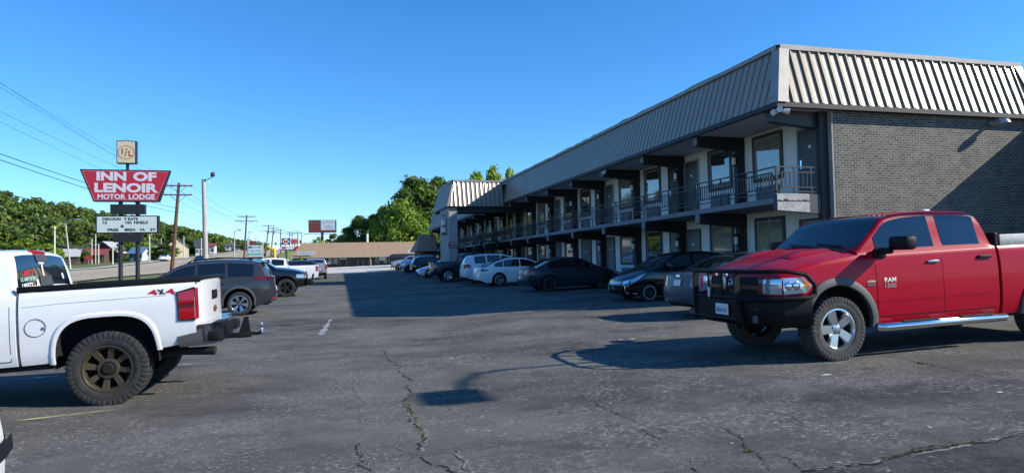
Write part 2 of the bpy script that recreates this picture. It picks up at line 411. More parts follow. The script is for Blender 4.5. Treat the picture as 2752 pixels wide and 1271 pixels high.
class Veh:
    def __init__(s, sp):
        s.__dict__.update(sp); s.W2 = s.W/2
        s.axles = (s.fo, s.fo+s.wb); s.x0 = s.fo+s.wb/2
        g = sp.get
        s.plan = g('plan', [(0, .93), (.2, .965), (.7, .99), (1.2, 1), (s.L-1., 1), (s.L-.3, .975), (s.L, .94)])
        s.prof = g('prof', [(0, .94), (.1, .965), (.35, .99), (.55, 1), (.72, .995), (.86, .98), (.95, .955), (1, .925)])
        s.nose = g('nose', [(.2, .10), (.35, .02), (.5, 0), (.62, .03), (.8, .14)])
        s.tail = g('tail', [(.25, .10), (.42, .01), (.55, 0), (.7, .02), (1., .08)])
        s.bowf = g('bowf', .22); s.bowr = g('bowr', .14); s.dn = g('dn', .9); s.dt = g('dt', .8); s.cgap = g('cgap', .035)
        s.tum = g('tum', .34); s.Ra = g('Ra', s.R+.055); s.crown = g('crown', [(0, .04), (1, .07)]); s.zc = g('zc', s.R)
        s.gap = g('gap', .10); s.an = g('an', 2.); s.ah = g('ah', 1.)
        can = sp['canopy']; s.canr = s.resample(can, 9)
    def resample(s, pts, k):
        d = [0]
        for a, b in zip(pts, pts[1:]): d.append(d[-1]+math.hypot(b[0]-a[0], b[1]-a[1]))
        ps = [(t, p[0]) for t, p in zip(d, pts)]; pz = [(t, p[1]) for t, p in zip(d, pts)]
        ts = []
        for i in range(len(d)-1): ts += [d[i]+(d[i+1]-d[i])*j/k for j in range(k)]
        ts.append(d[-1]); s.cl = d
        s.cs = lambda t: interp(ps, t); s.cz = lambda t: interp(pz, t)
        return ts
    def zr(s, ss):    # roof height over a station
        return lin(sorted((s.cs(t), s.cz(t)) for t in s.canr), ss)
    def zlow(s, ss):
        z = interp(s.zb, ss)
        for a in s.axles:
            d = abs(ss-a)
            if d < s.Ra: z = max(z, s.zc+s.Ra*s.ah*(1-(d/s.Ra)**s.an)**(1/s.an))
        return z
    def zshf(s, ss, bed=False): return interp(s.zbed if bed else s.zsh, ss)
    def hw(s, ss, z, bed=False):
        zb, zs = interp(s.zb, ss), s.zshf(ss, bed)
        y = s.W2*interp(s.plan, ss)
        if z <= zs: return y*interp(s.prof, max(0, (z-zb)/(zs-zb)))
        return y*s.prof[-1][1]-(z-zs)*s.tum
    def T(s, ss, y, z):
        f = max(0, 1-ss/s.dn); r = max(0, 1-(s.L-ss)/s.dt); q = min(1, abs(y)/s.W2)**2.4
        f = f*f*(3-2*f); r = r*r*(3-2*r)
        return Vector((s.x0-ss-f*(interp(s.nose, z)+s.bowf*q)+r*(interp(s.tail, z)+s.bowr*q), y, z))
    def tub(s, mb, s0, s1, bed=False, mi=0):
        st = {s0, s1}; n = int((s1-s0)/.1)
        for i in range(n+1): st.add(s0+(s1-s0)*i/n)
        for e in (.015, .04, .08, .14): st.add(s0+e); st.add(s1-e)
        for a in s.axles:
            for k in range(25):
                v = a-s.Ra*math.copysign(abs(math.cos(math.pi*k/24))**(2/max(2, s.an*.8)), math.cos(math.pi*k/24))
                if s0 < v < s1: st.add(v)
        st = sorted(st); fr = [0, .05, .14, .25, .37, .48, .58, .68, .77, .85, .92, .97, 1.]
        rows = []
        for ss in st:
            zb, zs, zl = interp(s.zb, ss), s.zshf(ss, bed), s.zlow(ss); half = []
            for f in fr:
                z = max(zb+f*(zs-zb), zl); half.append((s.hw(ss, z, bed), z))
            ysh = half[-1][0]; c = interp(s.crown, ss) if not bed else .01
            for u in (.985, .95, .88, .74, .5, .25, 0): half.append((ysh*u, zs+c*(1-u**2.6)))
            rows.append([s.T(ss, y, z) for y, z in half]+[s.T(ss, -y, z) for y, z in half[-2::-1]])
        mb.grid(rows, mi)
        for row, fl in ((rows[0], True), (rows[-1], False)):
            m = len(row); h = m//2; cap = []
            ss = s0 if fl else s1
            for k in range(h+1):
                a, b = row[k], row[m-1-k]; r = []
                for j in range(9):
                    y = a.y+(b.y-a.y)*j/8; r.append(s.T(ss, y, a.z))
                cap.append(r)
            mb.grid(cap, mi, not fl)
    def canopy_top(s, t, u):      # u in -1..1 across
        ss, zr = s.cs(t), s.cz(t); zs = s.zshf(min(max(ss, 0), s.L))
        e = min(.07, max(.004, (zr-zs+.03)*.5)); ye = s.hw(ss, zr-e)
        pts = [(0, zr), (ye*.5, zr-.006), (ye*.8, zr-.018), (ye-.035, zr-e*.55), (ye, zr-e)]
        y = abs(u)*ye; z = lin(pts, y)
        return s.T(ss, math.copysign(y, u), z), e
    def roofshell(s, mb, mi=0):
        rows = []
        for t in s.canr:
            ss, zr = s.cs(t), s.cz(t); zs = s.zshf(ss)
            e = min(.07, max(.004, (zr-zs+.03)*.5)); z0 = zs-.04; half = []
            for f in (0, .25, .5, .75, 1.):
                z = z0+f*(zr-e-z0); half.append((s.hw(ss, z), z))
            ye = half[-1][0]
            half += [(ye-.012, zr-e*.72), (ye-.035, zr-e*.45), (ye*.8, zr-.018), (ye*.5, zr-.006), (0, zr)]
            rows.append([s.T(ss, y, z) for y, z in half]+[s.T(ss, -y, z) for y, z in half[-2::-1]])
        mb.grid(rows, mi)
        for row, fl in ((rows[0], True), (rows[-1], False)):
            m = len(row); cap = [[row[k], row[m-1-k]] for k in range(m//2+1)]; mb.grid(cap, mi, not fl)
    def glasspan(s, t0, t1, k=.9, off=.006, n=10):
        mb = MB(); rows = []; N = 9
        for i in range(n+1):
            t = t0+(t1-t0)*i/n; ta, tb = max(0, t-.02), min(s.cl[-1], t+.02)
            ds, dz = s.cs(tb)-s.cs(ta), s.cz(tb)-s.cz(ta); L = math.hypot(ds, dz); nx, nz = dz/L, ds/L    # outward in (x=-s, z)
            rows.append([s.canopy_top(t, k*(1-2*j/(N-1)))[0]+Vector((nx*off, 0, nz*off)) for j in range(N)])
        return mb.grid(rows)
    def side(s, lo, up, side, off=.004, n=12, m=4, bed=False, mb=None, mi=0):
        mb = mb or MB(); a, b = max(lo[0][0], up[0][0]), min(lo[-1][0], up[-1][0]); rows = []
        for i in range(n+1):
            ss = a+(b-a)*i/n; zl, zu = lin(lo, ss), lin(up, ss)
            rows.append([s.T(ss, side*(s.hw(ss, zl+(zu-zl)*j/m, bed)+off), zl+(zu-zl)*j/m) for j in range(m+1)])
        return mb.grid(rows, mi, side > 0)
    def end(s, lo, up, rear=False, off=.006, n=10, m=4, mb=None, mi=0):
        mb = mb or MB(); a, b = lo[0][0], lo[-1][0]; rows = []; ss = s.L if rear else 0
        for i in range(n+1):
            y = a+(b-a)*i/n; zl, zu = lin(lo, y), lin(up, y)
            rows.append([s.T(ss, y, zl+(zu-zl)*j/m)+Vector((-off if rear else off, 0, 0)) for j in range(m+1)])
        return mb.grid(rows, mi, rear)
    def arch_trim(s, mb, a, side, r1, r2, off, bed=False, a0=-.15, a1=math.pi+.15, mi=0):
        rows = []
        for k in range(25):
            an = a0+(a1-a0)*k/24; row = []
            for r, o in ((r1, -.03), (r1, off), ((r1+r2)/2, off+.004), (r2, off*.6), (r2+.004, -.01)):
                ca, sa = math.cos(an), math.sin(an); e = 2/s.an; ss, z = a+r*math.copysign(abs(ca)**e, ca), s.zc+r*s.ah*math.copysign(abs(sa)**e, sa); z = max(z, interp(s.zb, ss)-.02)
                row.append(s.T(ss, side*(s.hw(ss, z, bed)+o), z))
            rows.append(row)
        mb.grid(rows, mi, side < 0)

def veh(name, label, sp, P, near, yaw=0., group=None, detail=2, pitch=0.):
    """Place so that wheel `near`=(axle index, side) touches ground point P (outer tyre face)."""
    v = Veh(sp); hx = v.x0-v.axles[near[0]]; hy = near[1]*(v.W2-.015)
    c_, s_ = math.cos(yaw), math.sin(yaw); tilt = 0.
    if -12 < P[0] < 13: tilt = -(zlot(P[0]+c_*(v.wb if near[0] else 0), P[1])-zlot(P[0]-c_*(0 if near[0] else v.wb), P[1]))/v.wb
    drop = pitch; pitch += tilt
    M = Matrix.Rotation(yaw, 3, 'Z'); d = M @ Vector((hx, hy, 0))
    o = thing(name, label, sp['cat'], (P[0]-d.x, P[1]-d.y, P[2]), yaw, group)
    if pitch:
        o.rotation_euler = (0, pitch, yaw)
        d = o.rotation_euler.to_matrix() @ Vector((hx, hy, 0)); o.location = (P[0]-d.x, P[1]-d.y, P[2]-d.z)
    v.o = o; pm = sp['paint']; pick = sp['type'] == 'pickup'
    gl = sp.get('glass', GLASS)
    b = MB(); v.tub(b, 0, v.cabend if pick else v.L); v.roofshell(b)
    body = b.build('body', pm, o, 32, weld=True)
    if pick:
        q = MB(); v.tub(q, v.cabend+v.cgap, v.L, True); q.build('truck_bed', pm, o, 32, weld=True)
        c = MB(); rows = []
        for i in range(9):
            ss = v.cabend+.09+(v.L-.09-v.cabend-.09)*i/8; z = v.zshf(ss, True); yy = v.hw(ss, z, True)-.07
            rows.append([v.T(ss, yy*(1-j/4), z+.016) for j in range(9)])
        c.grid(rows); c.build('dark_bed_sheet' if not sp.get('tonneau') else 'bed_cover', BLACK if sp.get('tonneau') else DARKWELL, o, 30)  # without a cover, a dark sheet on the deck paints the hollow bed's shade
    # underside and wheel wells
    u = MB(); zb0 = max(.16, min(z for _, z in v.zb))
    u.span((v.x0-v.fo-v.wb+v.Ra+.05, -v.W2+.09, zb0-.03), (v.x0-v.fo-v.Ra-.05, v.W2-.09, zb0+.25))
    u.span((v.x0-.22, -v.W2+.22, zb0+.04), (v.x0-.7, v.W2-.22, zb0+.34)); u.span((v.x0-v.L+.22, -v.W2+.22, zb0+.06), (v.x0-v.L+.6, v.W2-.22, zb0+.36))
    for a in v.axles:
        xa = v.x0-a
        for sd in (1, -1):
            r = v.Ra+.012
            arc = [(xa-r*math.copysign(abs(math.cos(math.pi*k/20))**(2/v.an), math.cos(math.pi*k/20)), v.zc+r*v.ah*math.sin(math.pi*k/20)**(2/v.an)) for k in range(21)]
            arc = [(arc[0][0], zb0+.05)]+arc+[(arc[-1][0], zb0+.05)]
            yo, yi = sd*(v.W2*.955), sd*(v.W2-.36)
            u.grid([[(x, yo, z), (x, yi, z)] for x, z in arc], 0, sd > 0); u.poly([(x, yi, z) for x, z in (arc if sd < 0 else arc[::-1])])
        u.tube([(xa, -v.W2+.2, v.R), (xa, v.W2-.2, v.R)], .05)
    u.build('underbody', DARKWELL, o)
    # wheels
    tm, rm = wheel_meshes(v.R, sp.get('tw', .22), sp.get('rr', v.R*.66), sp.get('rim', 'multi10'), sp.get('tyre', RUBBER), sp.get('rimm', ALLOY), sp.get('knobby', 0))
    for a in v.axles:
        for sd in (1, -1):
            wo = link('wheel', tm, o, (v.x0-a, sd*(v.W2-.015-sp.get('tw', .22)/2), v.R+(v.wb*math.tan(drop) if a == v.axles[0] else 0)), (0, (a*1.7+sd) % 1., 0 if sd > 0 else math.pi))
            link('rim', rm, wo)
    # glass
    t0, t1 = v.ws; v.glasspan(t0, t1, .93).build('windshield', gl, o, 40)
    t0, t1 = v.rw; v.glasspan(t0, t1, sp.get('rwk', .86)).build('rear_window', sp.get('rglass', gl), o, 40)
    sw = sp.get('sglass', gl)
    for sd in (1, -1):
        for a, e in v.win:
            lo, up = [], []
            for i in range(13):
                ss = a+(e-a)*i/12; l = v.zshf(ss)+sp.get('wlow', .03); lo.append((ss, l)); up.append((ss, max(l+.004, v.zr(ss)-v.gap)))
            v.side(lo, up, sd, .005, 12, 4).build('side_window', sw, o, 40)
            if sp.get('wtrim'):
                tb = MB(); pts = [v.T(ss, sd*(v.hw(ss, z)+.006), z) for ss, z in up]; tb.tube(pts, .017, 5)
                tb.build('window_trim', CHROME, o, 40)
        for (a, e, zl, hs) in (v.doors if detail else []):
            def dlow(ss, k=0):
                z = zl
                for ax in v.axles:
                    d = abs(ss-ax)
                    if d < v.Ra+.07: z = max(z, v.zc+math.sqrt((v.Ra+.07)**2-d*d))
                return z-k
            S = [a+(e-a)*i/16 for i in range(17)]
            S2 = [a-.007+(e-a+.014)*i/16 for i in range(17)]
            g = v.side([(x, dlow(x, .008)) for x in S2], [(x, v.zshf(x)-.002) for x in S2], sd, .0015, 16, 6).build('door', BLACK, o, 40)
            v.side([(x, dlow(x)) for x in S], [(x, v.zshf(x)-.012) for x in S], sd, .004, 16, 6).build('door_panel', pm, g, 40)
            if hs:
                ss, z = hs; y = v.hw(ss, z)+.022
                h = MB(); h.rbox((v.x0-ss, sd*y, z), (.2, .03, .034), .012); h.rbox((v.x0-ss+.085, sd*(y-.015), z), (.03, .04, .03), .008); h.rbox((v.x0-ss-.085, sd*(y-.015), z), (.03, .04, .03), .008)
                h.build('door_handle', sp.get('handle', pm), g, 40)
        ms = v.mirror
        if ms:
            ss, z, (mx, my, mz) = ms; y = v.hw(ss, z)
            h = MB(); h.rbox((v.x0-ss, sd*(y+.05+my/2), z+mz*.4), (mx, my, mz), min(mx, mz)*.3); h.rbox((v.x0-ss, sd*(y+.02), z+.02), (.09, .14, .05), .02)
            h.build('wing_mirror', sp.get('mirrorm', pm), o, 45)
    for key, nm in (('hl', 'headlight'), ('tl', 'taillight')):
        rear = key == 'tl'
        for sd in (1, -1):
            h = MB(); q = sp[key]
            if 'side' in q: v.side(q['side'][0], q['side'][1], sd, .008, 10, 4, bed=pick and rear, mb=h)
            if 'end' in q:
                lo, up = q['end']
                if sd < 0: lo, up = [(-y, z) for y, z in lo[::-1]], [(-y, z) for y, z in up[::-1]]
                v.end(lo, up, rear, .009, 10, 4, mb=h)
            h.build(nm, q.get('mat', LAMP if not rear else REDLENS), o, 40)
    if detail:
        if sp.get('grille'): v.end(*sp['grille'], False, .006).build('grille', sp.get('grillem', BLACK), o, 40)
        z = sp.get('bump', .32)
        for rear in (False, True):
            ss = v.L if rear else 0; yy = v.hw(ss, z)*.98; zz = interp(v.zb, ss)
            v.end([(-yy, zz+.005), (yy, zz+.005)], [(-yy, z), (yy, z)], rear, .007).build('bumper', sp.get('bumpm', BLACK), o, 40)
        pz = sp.get('plate', .62)
        pb = MB(); v.end([(-.155, pz-.07), (.155, pz-.07)], [(-.155, pz+.07), (.155, pz+.07)], True, .016, 2, 1, mb=pb)
        pb.build('license_plate', WHITEP, o)
    return v

# reusable specifications ------------------------------------------------------
def sedan(paintm, L=4.9, W=1.85, H=1.46, **k):
    q = L/4.9; h = H/1.46
    sp = dict(type='sedan', cat='car', paint=paintm, L=L, W=W, fo=.94*q, wb=2.82*q, R=.33, tw=.225,
      zb=[(0, .27), (.25, .2), (.6, .19), (L-.6, .20), (L-.25, .24), (L, .33)],
      zsh=[(0, .62), (.2, .70), (.6, .79), (1.3*q, .90), (2.4*q, .925*h), (3.6*q, .96*h), (4.3*q, .99*h), (L-.12, .99*h), (L, .95*h)],
      crown=[(0, .05), (.7, .075), (4, .05), (L, .04)],
      canopy=[(1.18*q, .93*h), (1.7*q, 1.19*h), (2.15*q, 1.385*h), (2.65*q, 1.455*h), (3.15*q, 1.45*h), (3.65*q, 1.345*h), (4.1*q, 1.15*h), (4.42*q, 1.02*h)],
      gap=.095)
    sp.update(k); v = Veh(sp); d = v.cl
    sp.setdefault('ws', (d[0]+.06, d[2]-.02)); sp.setdefault('rw', (d[4]+.12, d[-1]-.07))
    sp.setdefault('win', [(1.72*q, 2.52*q), (2.6*q, 3.36*q), (3.40*q, 3.78*q)])
    sp.setdefault('doors', [(1.5*q, 2.56*q, .3, (2.36*q, .83)), (2.57*q, 3.6*q, .3, (3.36*q, .85))])
    sp.setdefault('mirror', (1.78*q, .93, (.12, .2, .13)))
    sp.setdefault('hl', {'side': ([(.02, .56), (.45, .66)], [(.02, .66), (.45, .76)]), 'end': ([(.5, .54), (.82, .56)], [(.5, .61), (.82, .66)])})
    sp.setdefault('tl', {'side': ([(L-.42, .86), (L-.02, .78)], [(L-.42, .92), (L-.02, .94)]), 'end': ([(.42, .80), (.84, .79)], [(.42, .93), (.84, .935)])})
    sp.setdefault('grille', ([(-.45, .3), (.45, .3)], [(-.45, .55), (.45, .55)]))
    return sp
def suv(paintm, L=4.8, W=1.9, H=1.74, **k):
    q = L/4.8; h = H/1.74
    sp = dict(type='suv', cat='car', paint=paintm, L=L, W=W, fo=.92*q, wb=2.85*q, R=.37, tw=.24,
      zb=[(0, .34), (.3, .27), (.7, .25), (L-.6, .26), (L-.25, .32), (L, .42)],
      zsh=[(0, .86*h), (.2, .94*h), (.7, 1.02*h), (1.35*q, 1.08*h), (2.5*q, 1.10*h), (3.6*q, 1.13*h), (L-.2, 1.17*h), (L, 1.15*h)],
      crown=[(0, .05), (.7, .07), (L, .03)], bowf=.16, bowr=.12,
      nose=[(.25, .12), (.45, .02), (.6, 0), (.8, .02), (1.0, .10)], tail=[(.3, .1), (.5, .0), (.65, .0), (.9, .04), (1.2, .07), (1.7, .10)],
      canopy=[(1.22*q, 1.10*h), (1.7*q, 1.39*h), (2.1*q, 1.60*h), (2.6*q, 1.715*h), (3.3*q, 1.74*h), (4.0*q, 1.71*h), (4.42*q, 1.63*h), (4.6*q, 1.44*h), (4.74*q, 1.16*h)],
      gap=.11)
    sp.update(k); v = Veh(sp); d = v.cl
    sp.setdefault('ws', (d[0]+.07, d[2]+.05)); sp.setdefault('rw', (d[6]+.07, d[-1]-.09))
    sp.setdefault('win', [(1.72*q, 2.5*q), (2.58*q, 3.35*q), (3.44*q, 4.2*q)])
    sp.setdefault('doors', [(1.5*q, 2.54*q, .4, (2.34*q, .97*h)), (2.55*q, 3.55*q, .4, (3.3*q, .99*h))])
    sp.setdefault('mirror', (1.78*q, 1.1*h, (.14, .2, .17)))
    sp.setdefault('hl', {'side': ([(.02, .72*h), (.42, .80*h)], [(.02, .84*h), (.42, .90*h)]), 'end': ([(.5, .71*h), (.86, .72*h)], [(.5, .81*h), (.86, .84*h)])})
    sp.setdefault('tl', {'side': ([(L-.34, .88*h), (L-.02, .86*h)], [(L-.34, .98*h), (L-.02, 1.05*h)]), 'end': ([(.5, .87*h), (.86, .86*h)], [(.5, 1.03*h), (.86, 1.05*h)])})
    sp.setdefault('grille', ([(-.5, .62), (.5, .62)], [(-.5, .82), (.5, .82)])); sp.setdefault('plate', .82); sp.setdefault('bump', .44)
    return sp
def pickup(paintm, L=5.82, W=2.03, H=1.9, cab=3.80, **k):
    h = H/1.9
    sp = dict(type='pickup', cat='pickup truck', paint=paintm, L=L, W=W, fo=.95, wb=3.57, R=.40, tw=.27, cabend=cab,
      zb=[(0, .48), (.4, .44), (1.5, .42), (cab, .43), (L-.4, .48), (L, .56)],
      zsh=[(0, 1.10*h), (.15, 1.17*h), (.6, 1.25*h), (1.45, 1.33*h), (cab, 1.34*h)], zbed=[(cab, 1.34*h), (L, 1.36*h)],
      plan=[(0, .94), (.25, .97), (.8, .995), (1.2, 1), (L, 1)], prof=[(0, .955), (.12, .985), (.4, 1.), (.6, 1.), (.78, .992), (.92, .975), (.97, .965), (1, .945)],
      crown=[(0, .05), (.7, .10), (1.4, .11), (cab, .05)], bowf=.13, bowr=.03, dn=.8, dt=.3,
      nose=[(.4, .05), (.7, 0), (1.0, 0), (1.2, .05), (1.35, .15)], tail=[(.5, .0), (1.4, .0)], tum=.30,
      canopy=[(1.36, 1.40*h), (1.72, 1.63*h), (2.02, 1.79*h), (2.4, 1.885*h), (2.9, 1.905*h), (cab-.32, 1.87*h), (cab-.16, 1.80*h), (cab-.06, 1.40*h)], gap=.115, Ra=.49)
    sp.update(k); v = Veh(sp); d = v.cl
    sp.setdefault('ws', (d[0]+.07, d[2]+.12)); sp.setdefault('rw', (d[6]+.03, d[-1]-.10)); sp.setdefault('rwk', .84)
    sp.setdefault('win', [(1.68, 2.72), (2.84, cab-.26)])
    sp.setdefault('doors', [(1.58, 2.77, .50, (2.58, 1.16*h)), (2.78, cab-.06, .50, (cab-.28, 1.17*h))])
    sp.setdefault('mirror', (1.85, 1.36*h, (.16, .3, .2)))
    sp.setdefault('hl', {'side': ([(.02, .9*h), (.42, .92*h)], [(.02, 1.08*h), (.42, 1.08*h)]), 'end': ([(.55, .9*h), (.94, .9*h)], [(.55, 1.07*h), (.94, 1.08*h)])})
    sp.setdefault('tl', {'side': ([(L-.2, .95*h), (L-.005, .95*h)], [(L-.2, 1.3*h), (L-.005, 1.3*h)]), 'end': ([(.84, .95*h), (.99, .95*h)], [(.84, 1.3*h), (.99, 1.3*h)])})
    sp.setdefault('grille', ([(-.52, .76), (.52, .76)], [(-.52, 1.08*h), (.52, 1.08*h)])); sp.setdefault('plate', .72); sp.setdefault('bump', .66)
    return sp
# ------------------------------------------------------------------ setting: ground, road, hill
ASPH = asphalt('lot_asphalt', (.044, .0425, .039), (.165, .157, .137), (.55, 1.0, 1), 1.0, .38, .64)
PATCH = asphalt('patch_asphalt', (.034, .034, .034), (.11, .108, .10), (1, 1, 1), .9)
ROADM = asphalt('road_surface', (.36, .30, .215), (.46, .385, .275), (1.5, .2, 1), .2)
CONC = asphalt('concrete_apron', (.46, .43, .37), (.60, .57, .50), (.6, .4, 1), .3)
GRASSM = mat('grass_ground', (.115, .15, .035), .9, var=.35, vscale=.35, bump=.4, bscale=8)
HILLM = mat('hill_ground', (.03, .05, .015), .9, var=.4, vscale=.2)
def sst(a, b, x):
    t = min(1, max(0, (x-a)/(b-a))); return t*t*(3-2*t)
ROADZ = [(-80, 0), (20, .3), (40, .5), (60, .8), (90, 1.0), (125, 1.5), (172, 3.0), (225, 4.5), (300, 7.2), (350, 9.0), (500, 11.), (900, 13), (3000, 20)]
def ztr(X, Y):
    a = zlot(X, Y); r = lin(ROADZ, Y); t = sst(-11.5, -17, X)
    if X > -11.5: t = sst(165, 300, Y)*.9
    z = a+(r-a)*t-.045*min(24, max(0, -40-X))
    h = min(24., max(0., -64-X)*.25)*sst(60, 150, Y)
    return z+h
def sheet(name, xs, ys, m, dz, zf=ztr, parent=None, kind='structure'):
    mb = MB(); mb.grid([[(x, y, zf(x, y)+dz) for x in xs] for y in ys]); o = mb.build(name, m, parent, 60); tag(o, kind=kind); return o
def ar(a, b, n): return [a+(b-a)*i/n for i in range(n+1)]
ys = ar(-40, 60, 25)+ar(66, 300, 39)+[340, 400, 480, 600, 800, 1100, 1600, 2600, 4200]
sheet('terrain', [-2600, -1500, -800, -400, -250]+ar(-200, -64, 17)+ar(-60, -12, 24)+[-11.4, -5, 0, 6, 12, 20, 40, 80, 160, 300, 700, 1500, 2600], ys, GRASSM, -.06,
      lambda X, Y: ztr(X, Y)-(.25 if (-10.5 < X < 55 and -36 < Y < 158) else 0))
sheet('parking_lot', ar(-11.5, 1, 10)+ar(2, 13, 11)+[20, 30, 60], ar(-38, 20, 29)+ar(24, 160, 34), ASPH, 0, ztr)
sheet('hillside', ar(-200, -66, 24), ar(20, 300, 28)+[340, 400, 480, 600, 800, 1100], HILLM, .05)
yr = ar(-40, 300, 85)+[330, 370, 430, 520, 640, 800, 1100, 1600]
sheet('road', ar(-36, -17, 8), yr, ROADM, .02)
RL = mat('road_line_yellow', (.55, .40, .10), .7); RW = mat('road_line_white', (.62, .60, .55), .7)
for x in (-28.6, -28.3, -24.9, -24.6): sheet('road_marking', [x, x+.12], yr, RL, .03)
for x in (-35.6, -17.5): sheet('road_marking', [x, x+.12], yr, RW, .03)
sheet('sidewalk', [-38.2, -37.2, -36.2], yr, CONC, .14)
sheet('apron', ar(-3, 30, 12), ar(88, 158, 16), CONC, .012, ztr)
# coarser asphalt patch in the near right corner, and its seam
pp = [gp(*p) for p in ((2153, 1265), (2374, 1234), (2476, 1213), (2656, 1183), (2760, 1164))]
mb = MB(); pa = pp+[Vector((7.2, 4.6, 0)), Vector((7.4, 0., 0)), Vector((1.5, 0., 0))]
mb.poly([(p.x, p.y, zlot(p.x, p.y)+.004) for p in pa[::-1]]); tag(mb.build('asphalt_patch', PATCH), kind='structure')

# cracks, seams and stall lines ----------------------------------------------
CRK = mat('crack_dark', (.012, .012, .012), 1.); CRL = mat('crack_pale', (.15, .145, .13), 1., var=.3, vscale=6); WEED = mat('crack_weed', (.11, .13, .02), .8, var=.4, vscale=20)
LINE = mat('worn_line_white', (.26, .26, .245), .8, var=.45, vscale=5); LINEY = mat('worn_line_yellow', (.34, .30, .16), .8, var=.5, vscale=6)
def ribbon(mb, pts, wd, dz, jit=.25, mi=0, step=.045, brk=0.):
    P = []
    for a, b in zip(pts, pts[1:]):
        n = max(2, int((b-a).length/step)); P += [a.lerp(b, i/n) for i in range(n)]
    P.append(pts[-1]); rows = []; off = 0.; on = 1.
    for i, p in enumerate(P):
        t = (P[min(i+1, len(P)-1)]-P[max(0, i-1)]); t.z = 0; t.normalize(); nrm = Vector((-t.y, t.x, 0))
        off = off*.82+random.gauss(0, jit*.036); k = wd*(.25+random.random()*1.3)*.5
        on += random.gauss(0, .35); on = min(1.6, max(-1., on))
        q = rows and (i in (0, len(P)-1))
        if i in (0, len(P)-1): k = .001
        rows.append([(p.x+nrm.x*(off+s*k), p.y+nrm.y*(off+s*k), zlot(p.x, p.y)+dz) for s in (1, -1)])
        if brk and on < brk-.6:
            if len(rows) > 2: mb.grid(rows, mi)
            rows = []
    if len(rows) > 1: mb.grid(rows, mi)
z4 = lambda L: [gp(800+x/2.576, 840+y/2.576) for x, y in L]
z5 = lambda L: [gp(1700+x/2.449, 840+y/2.449) for x, y in L]
A = z4([(590, 260), (640, 340), (690, 375), (715, 430), (765, 480), (770, 520), (805, 545), (765, 595), (770, 680), (820, 745), (850, 800), (870, 850), (885, 905), (870, 985), (920, 1045), (1030, 1065), (1130, 1105)])
cr = MB()
for L, wd, lw in ((A, .018, .04), (z4([(440, 900), (450, 1060), (500, 1110)]), .010, .014),
              (z4([(2215, 430), (2100, 520), (2000, 550), (2020, 600), (2110, 650), (2300, 750), (2400, 820), (2500, 880)])+z5([(80, 770), (150, 820), (320, 875), (510, 965), (700, 1050)]), .009, .014),
              (z5([(590, 755), (690, 820), (730, 880), (780, 915), (870, 985), (900, 1050)]), .009, .011), (z5([(880, 920), (1000, 985), (1110, 1040)]), .010, 0), (z5([(380, 1015), (430, 1055)]), .012, 0),
              (z5([(1690, 290), (2000, 350), (2300, 415), (2576, 480)]), .008, .012)):
    if lw: ribbon(cr, L, lw*.9, .003, .5, 1, .05, 1.0)
    ribbon(cr, L, wd, .006, .5, 0, .045, -.2 if L is A else .35)
for L, wd in ((z4([(415, 250), (400, 340), (405, 450), (410, 540), (430, 620), (480, 700), (520, 780)]), .018), (z5([(230, 1050), (330, 1010), (500, 970), (640, 940), (770, 915), (920, 900), (1100, 885), (1380, 850)]), .012),
              (z4([(870, 985), (790, 990), (770, 940), (870, 910)]), .012), (z4([(820, 1010), (760, 1050), (735, 1100)]), .012), (z4([(670, 940), (720, 890), (860, 875)]), .012), (z4([(665, 900), (690, 850), (800, 810)]), .012),
              (z4([(340, 430), (380, 560), (350, 640)]), .02), (z4([(1080, 900), (1130, 980), (1190, 1060), (1240, 1100)]), .03), (z5([(900, 640), (1060, 690), (1260, 765), (1450, 850)]), .018), (z5([(930, 630), (1100, 560), (1240, 490)]), .015), (z5([(1530, 850), (1660, 890)]), .02)):
    ribbon(cr, L, wd, .0045, .7, 1, .05, 1.1)
tag(cr.build('asphalt_cracks', [CRK, CRL]), kind='structure')
sm = MB(); ribbon(sm, pp, .04, .008, .3, 0); ribbon(sm, pp, .022, .011, .5, 1); tag(sm.build('patch_seam', [CRL, CRK]), kind='structure')
wd = MB()
def weeds(L, n, spread=.02):
    for _ in range(n):
        i = random.randrange(len(L)-1); p = L[i].lerp(L[i+1], random.random()); z = zlot(p.x, p.y)
        for _ in range(5):
            a = random.random()*6.28; h = .008+random.random()*.014; q = p+Vector((random.gauss(0, spread), random.gauss(0, spread*.5), 0))
            wd.poly([(q.x-.006*math.cos(a), q.y-.006*math.sin(a), z), (q.x+.006*math.cos(a), q.y+.006*math.sin(a), z), (q.x+.018*math.sin(a), q.y+.018*math.cos(a), z+h)])
weeds(A[7:13], 40, .01); weeds(pp[1:4], 120, .02); weeds(z5([(740, 915), (770, 915)]), 10); weeds(z5([(1880, 330), (2050, 360)]), 20); weeds([gp(1652, 823), gp(1662, 824)], 14, .05)
tag(wd.build('crack_weeds', WEED), kind='stuff')
ln = MB()
def stall(a, b, w=.10, mi=0): 
    ribbon(ln, [gp(*a), gp(*b)], w*1.3, .0035, .04, mi, .25)
stall((862, 900), (889, 858)); stall((1760, 817), (1808, 813), .08); stall((460, 982), (545, 976), .07); stall((20, 1133), (330, 1098), .05, 1); stall((22, 1021), (170, 1009), .08)
stall((905, 797), (800, 797), .06); stall((1560, 838), (1700, 829), .05)
tag(ln.build('stall_markings', [LINE, LINEY]), kind='structure')
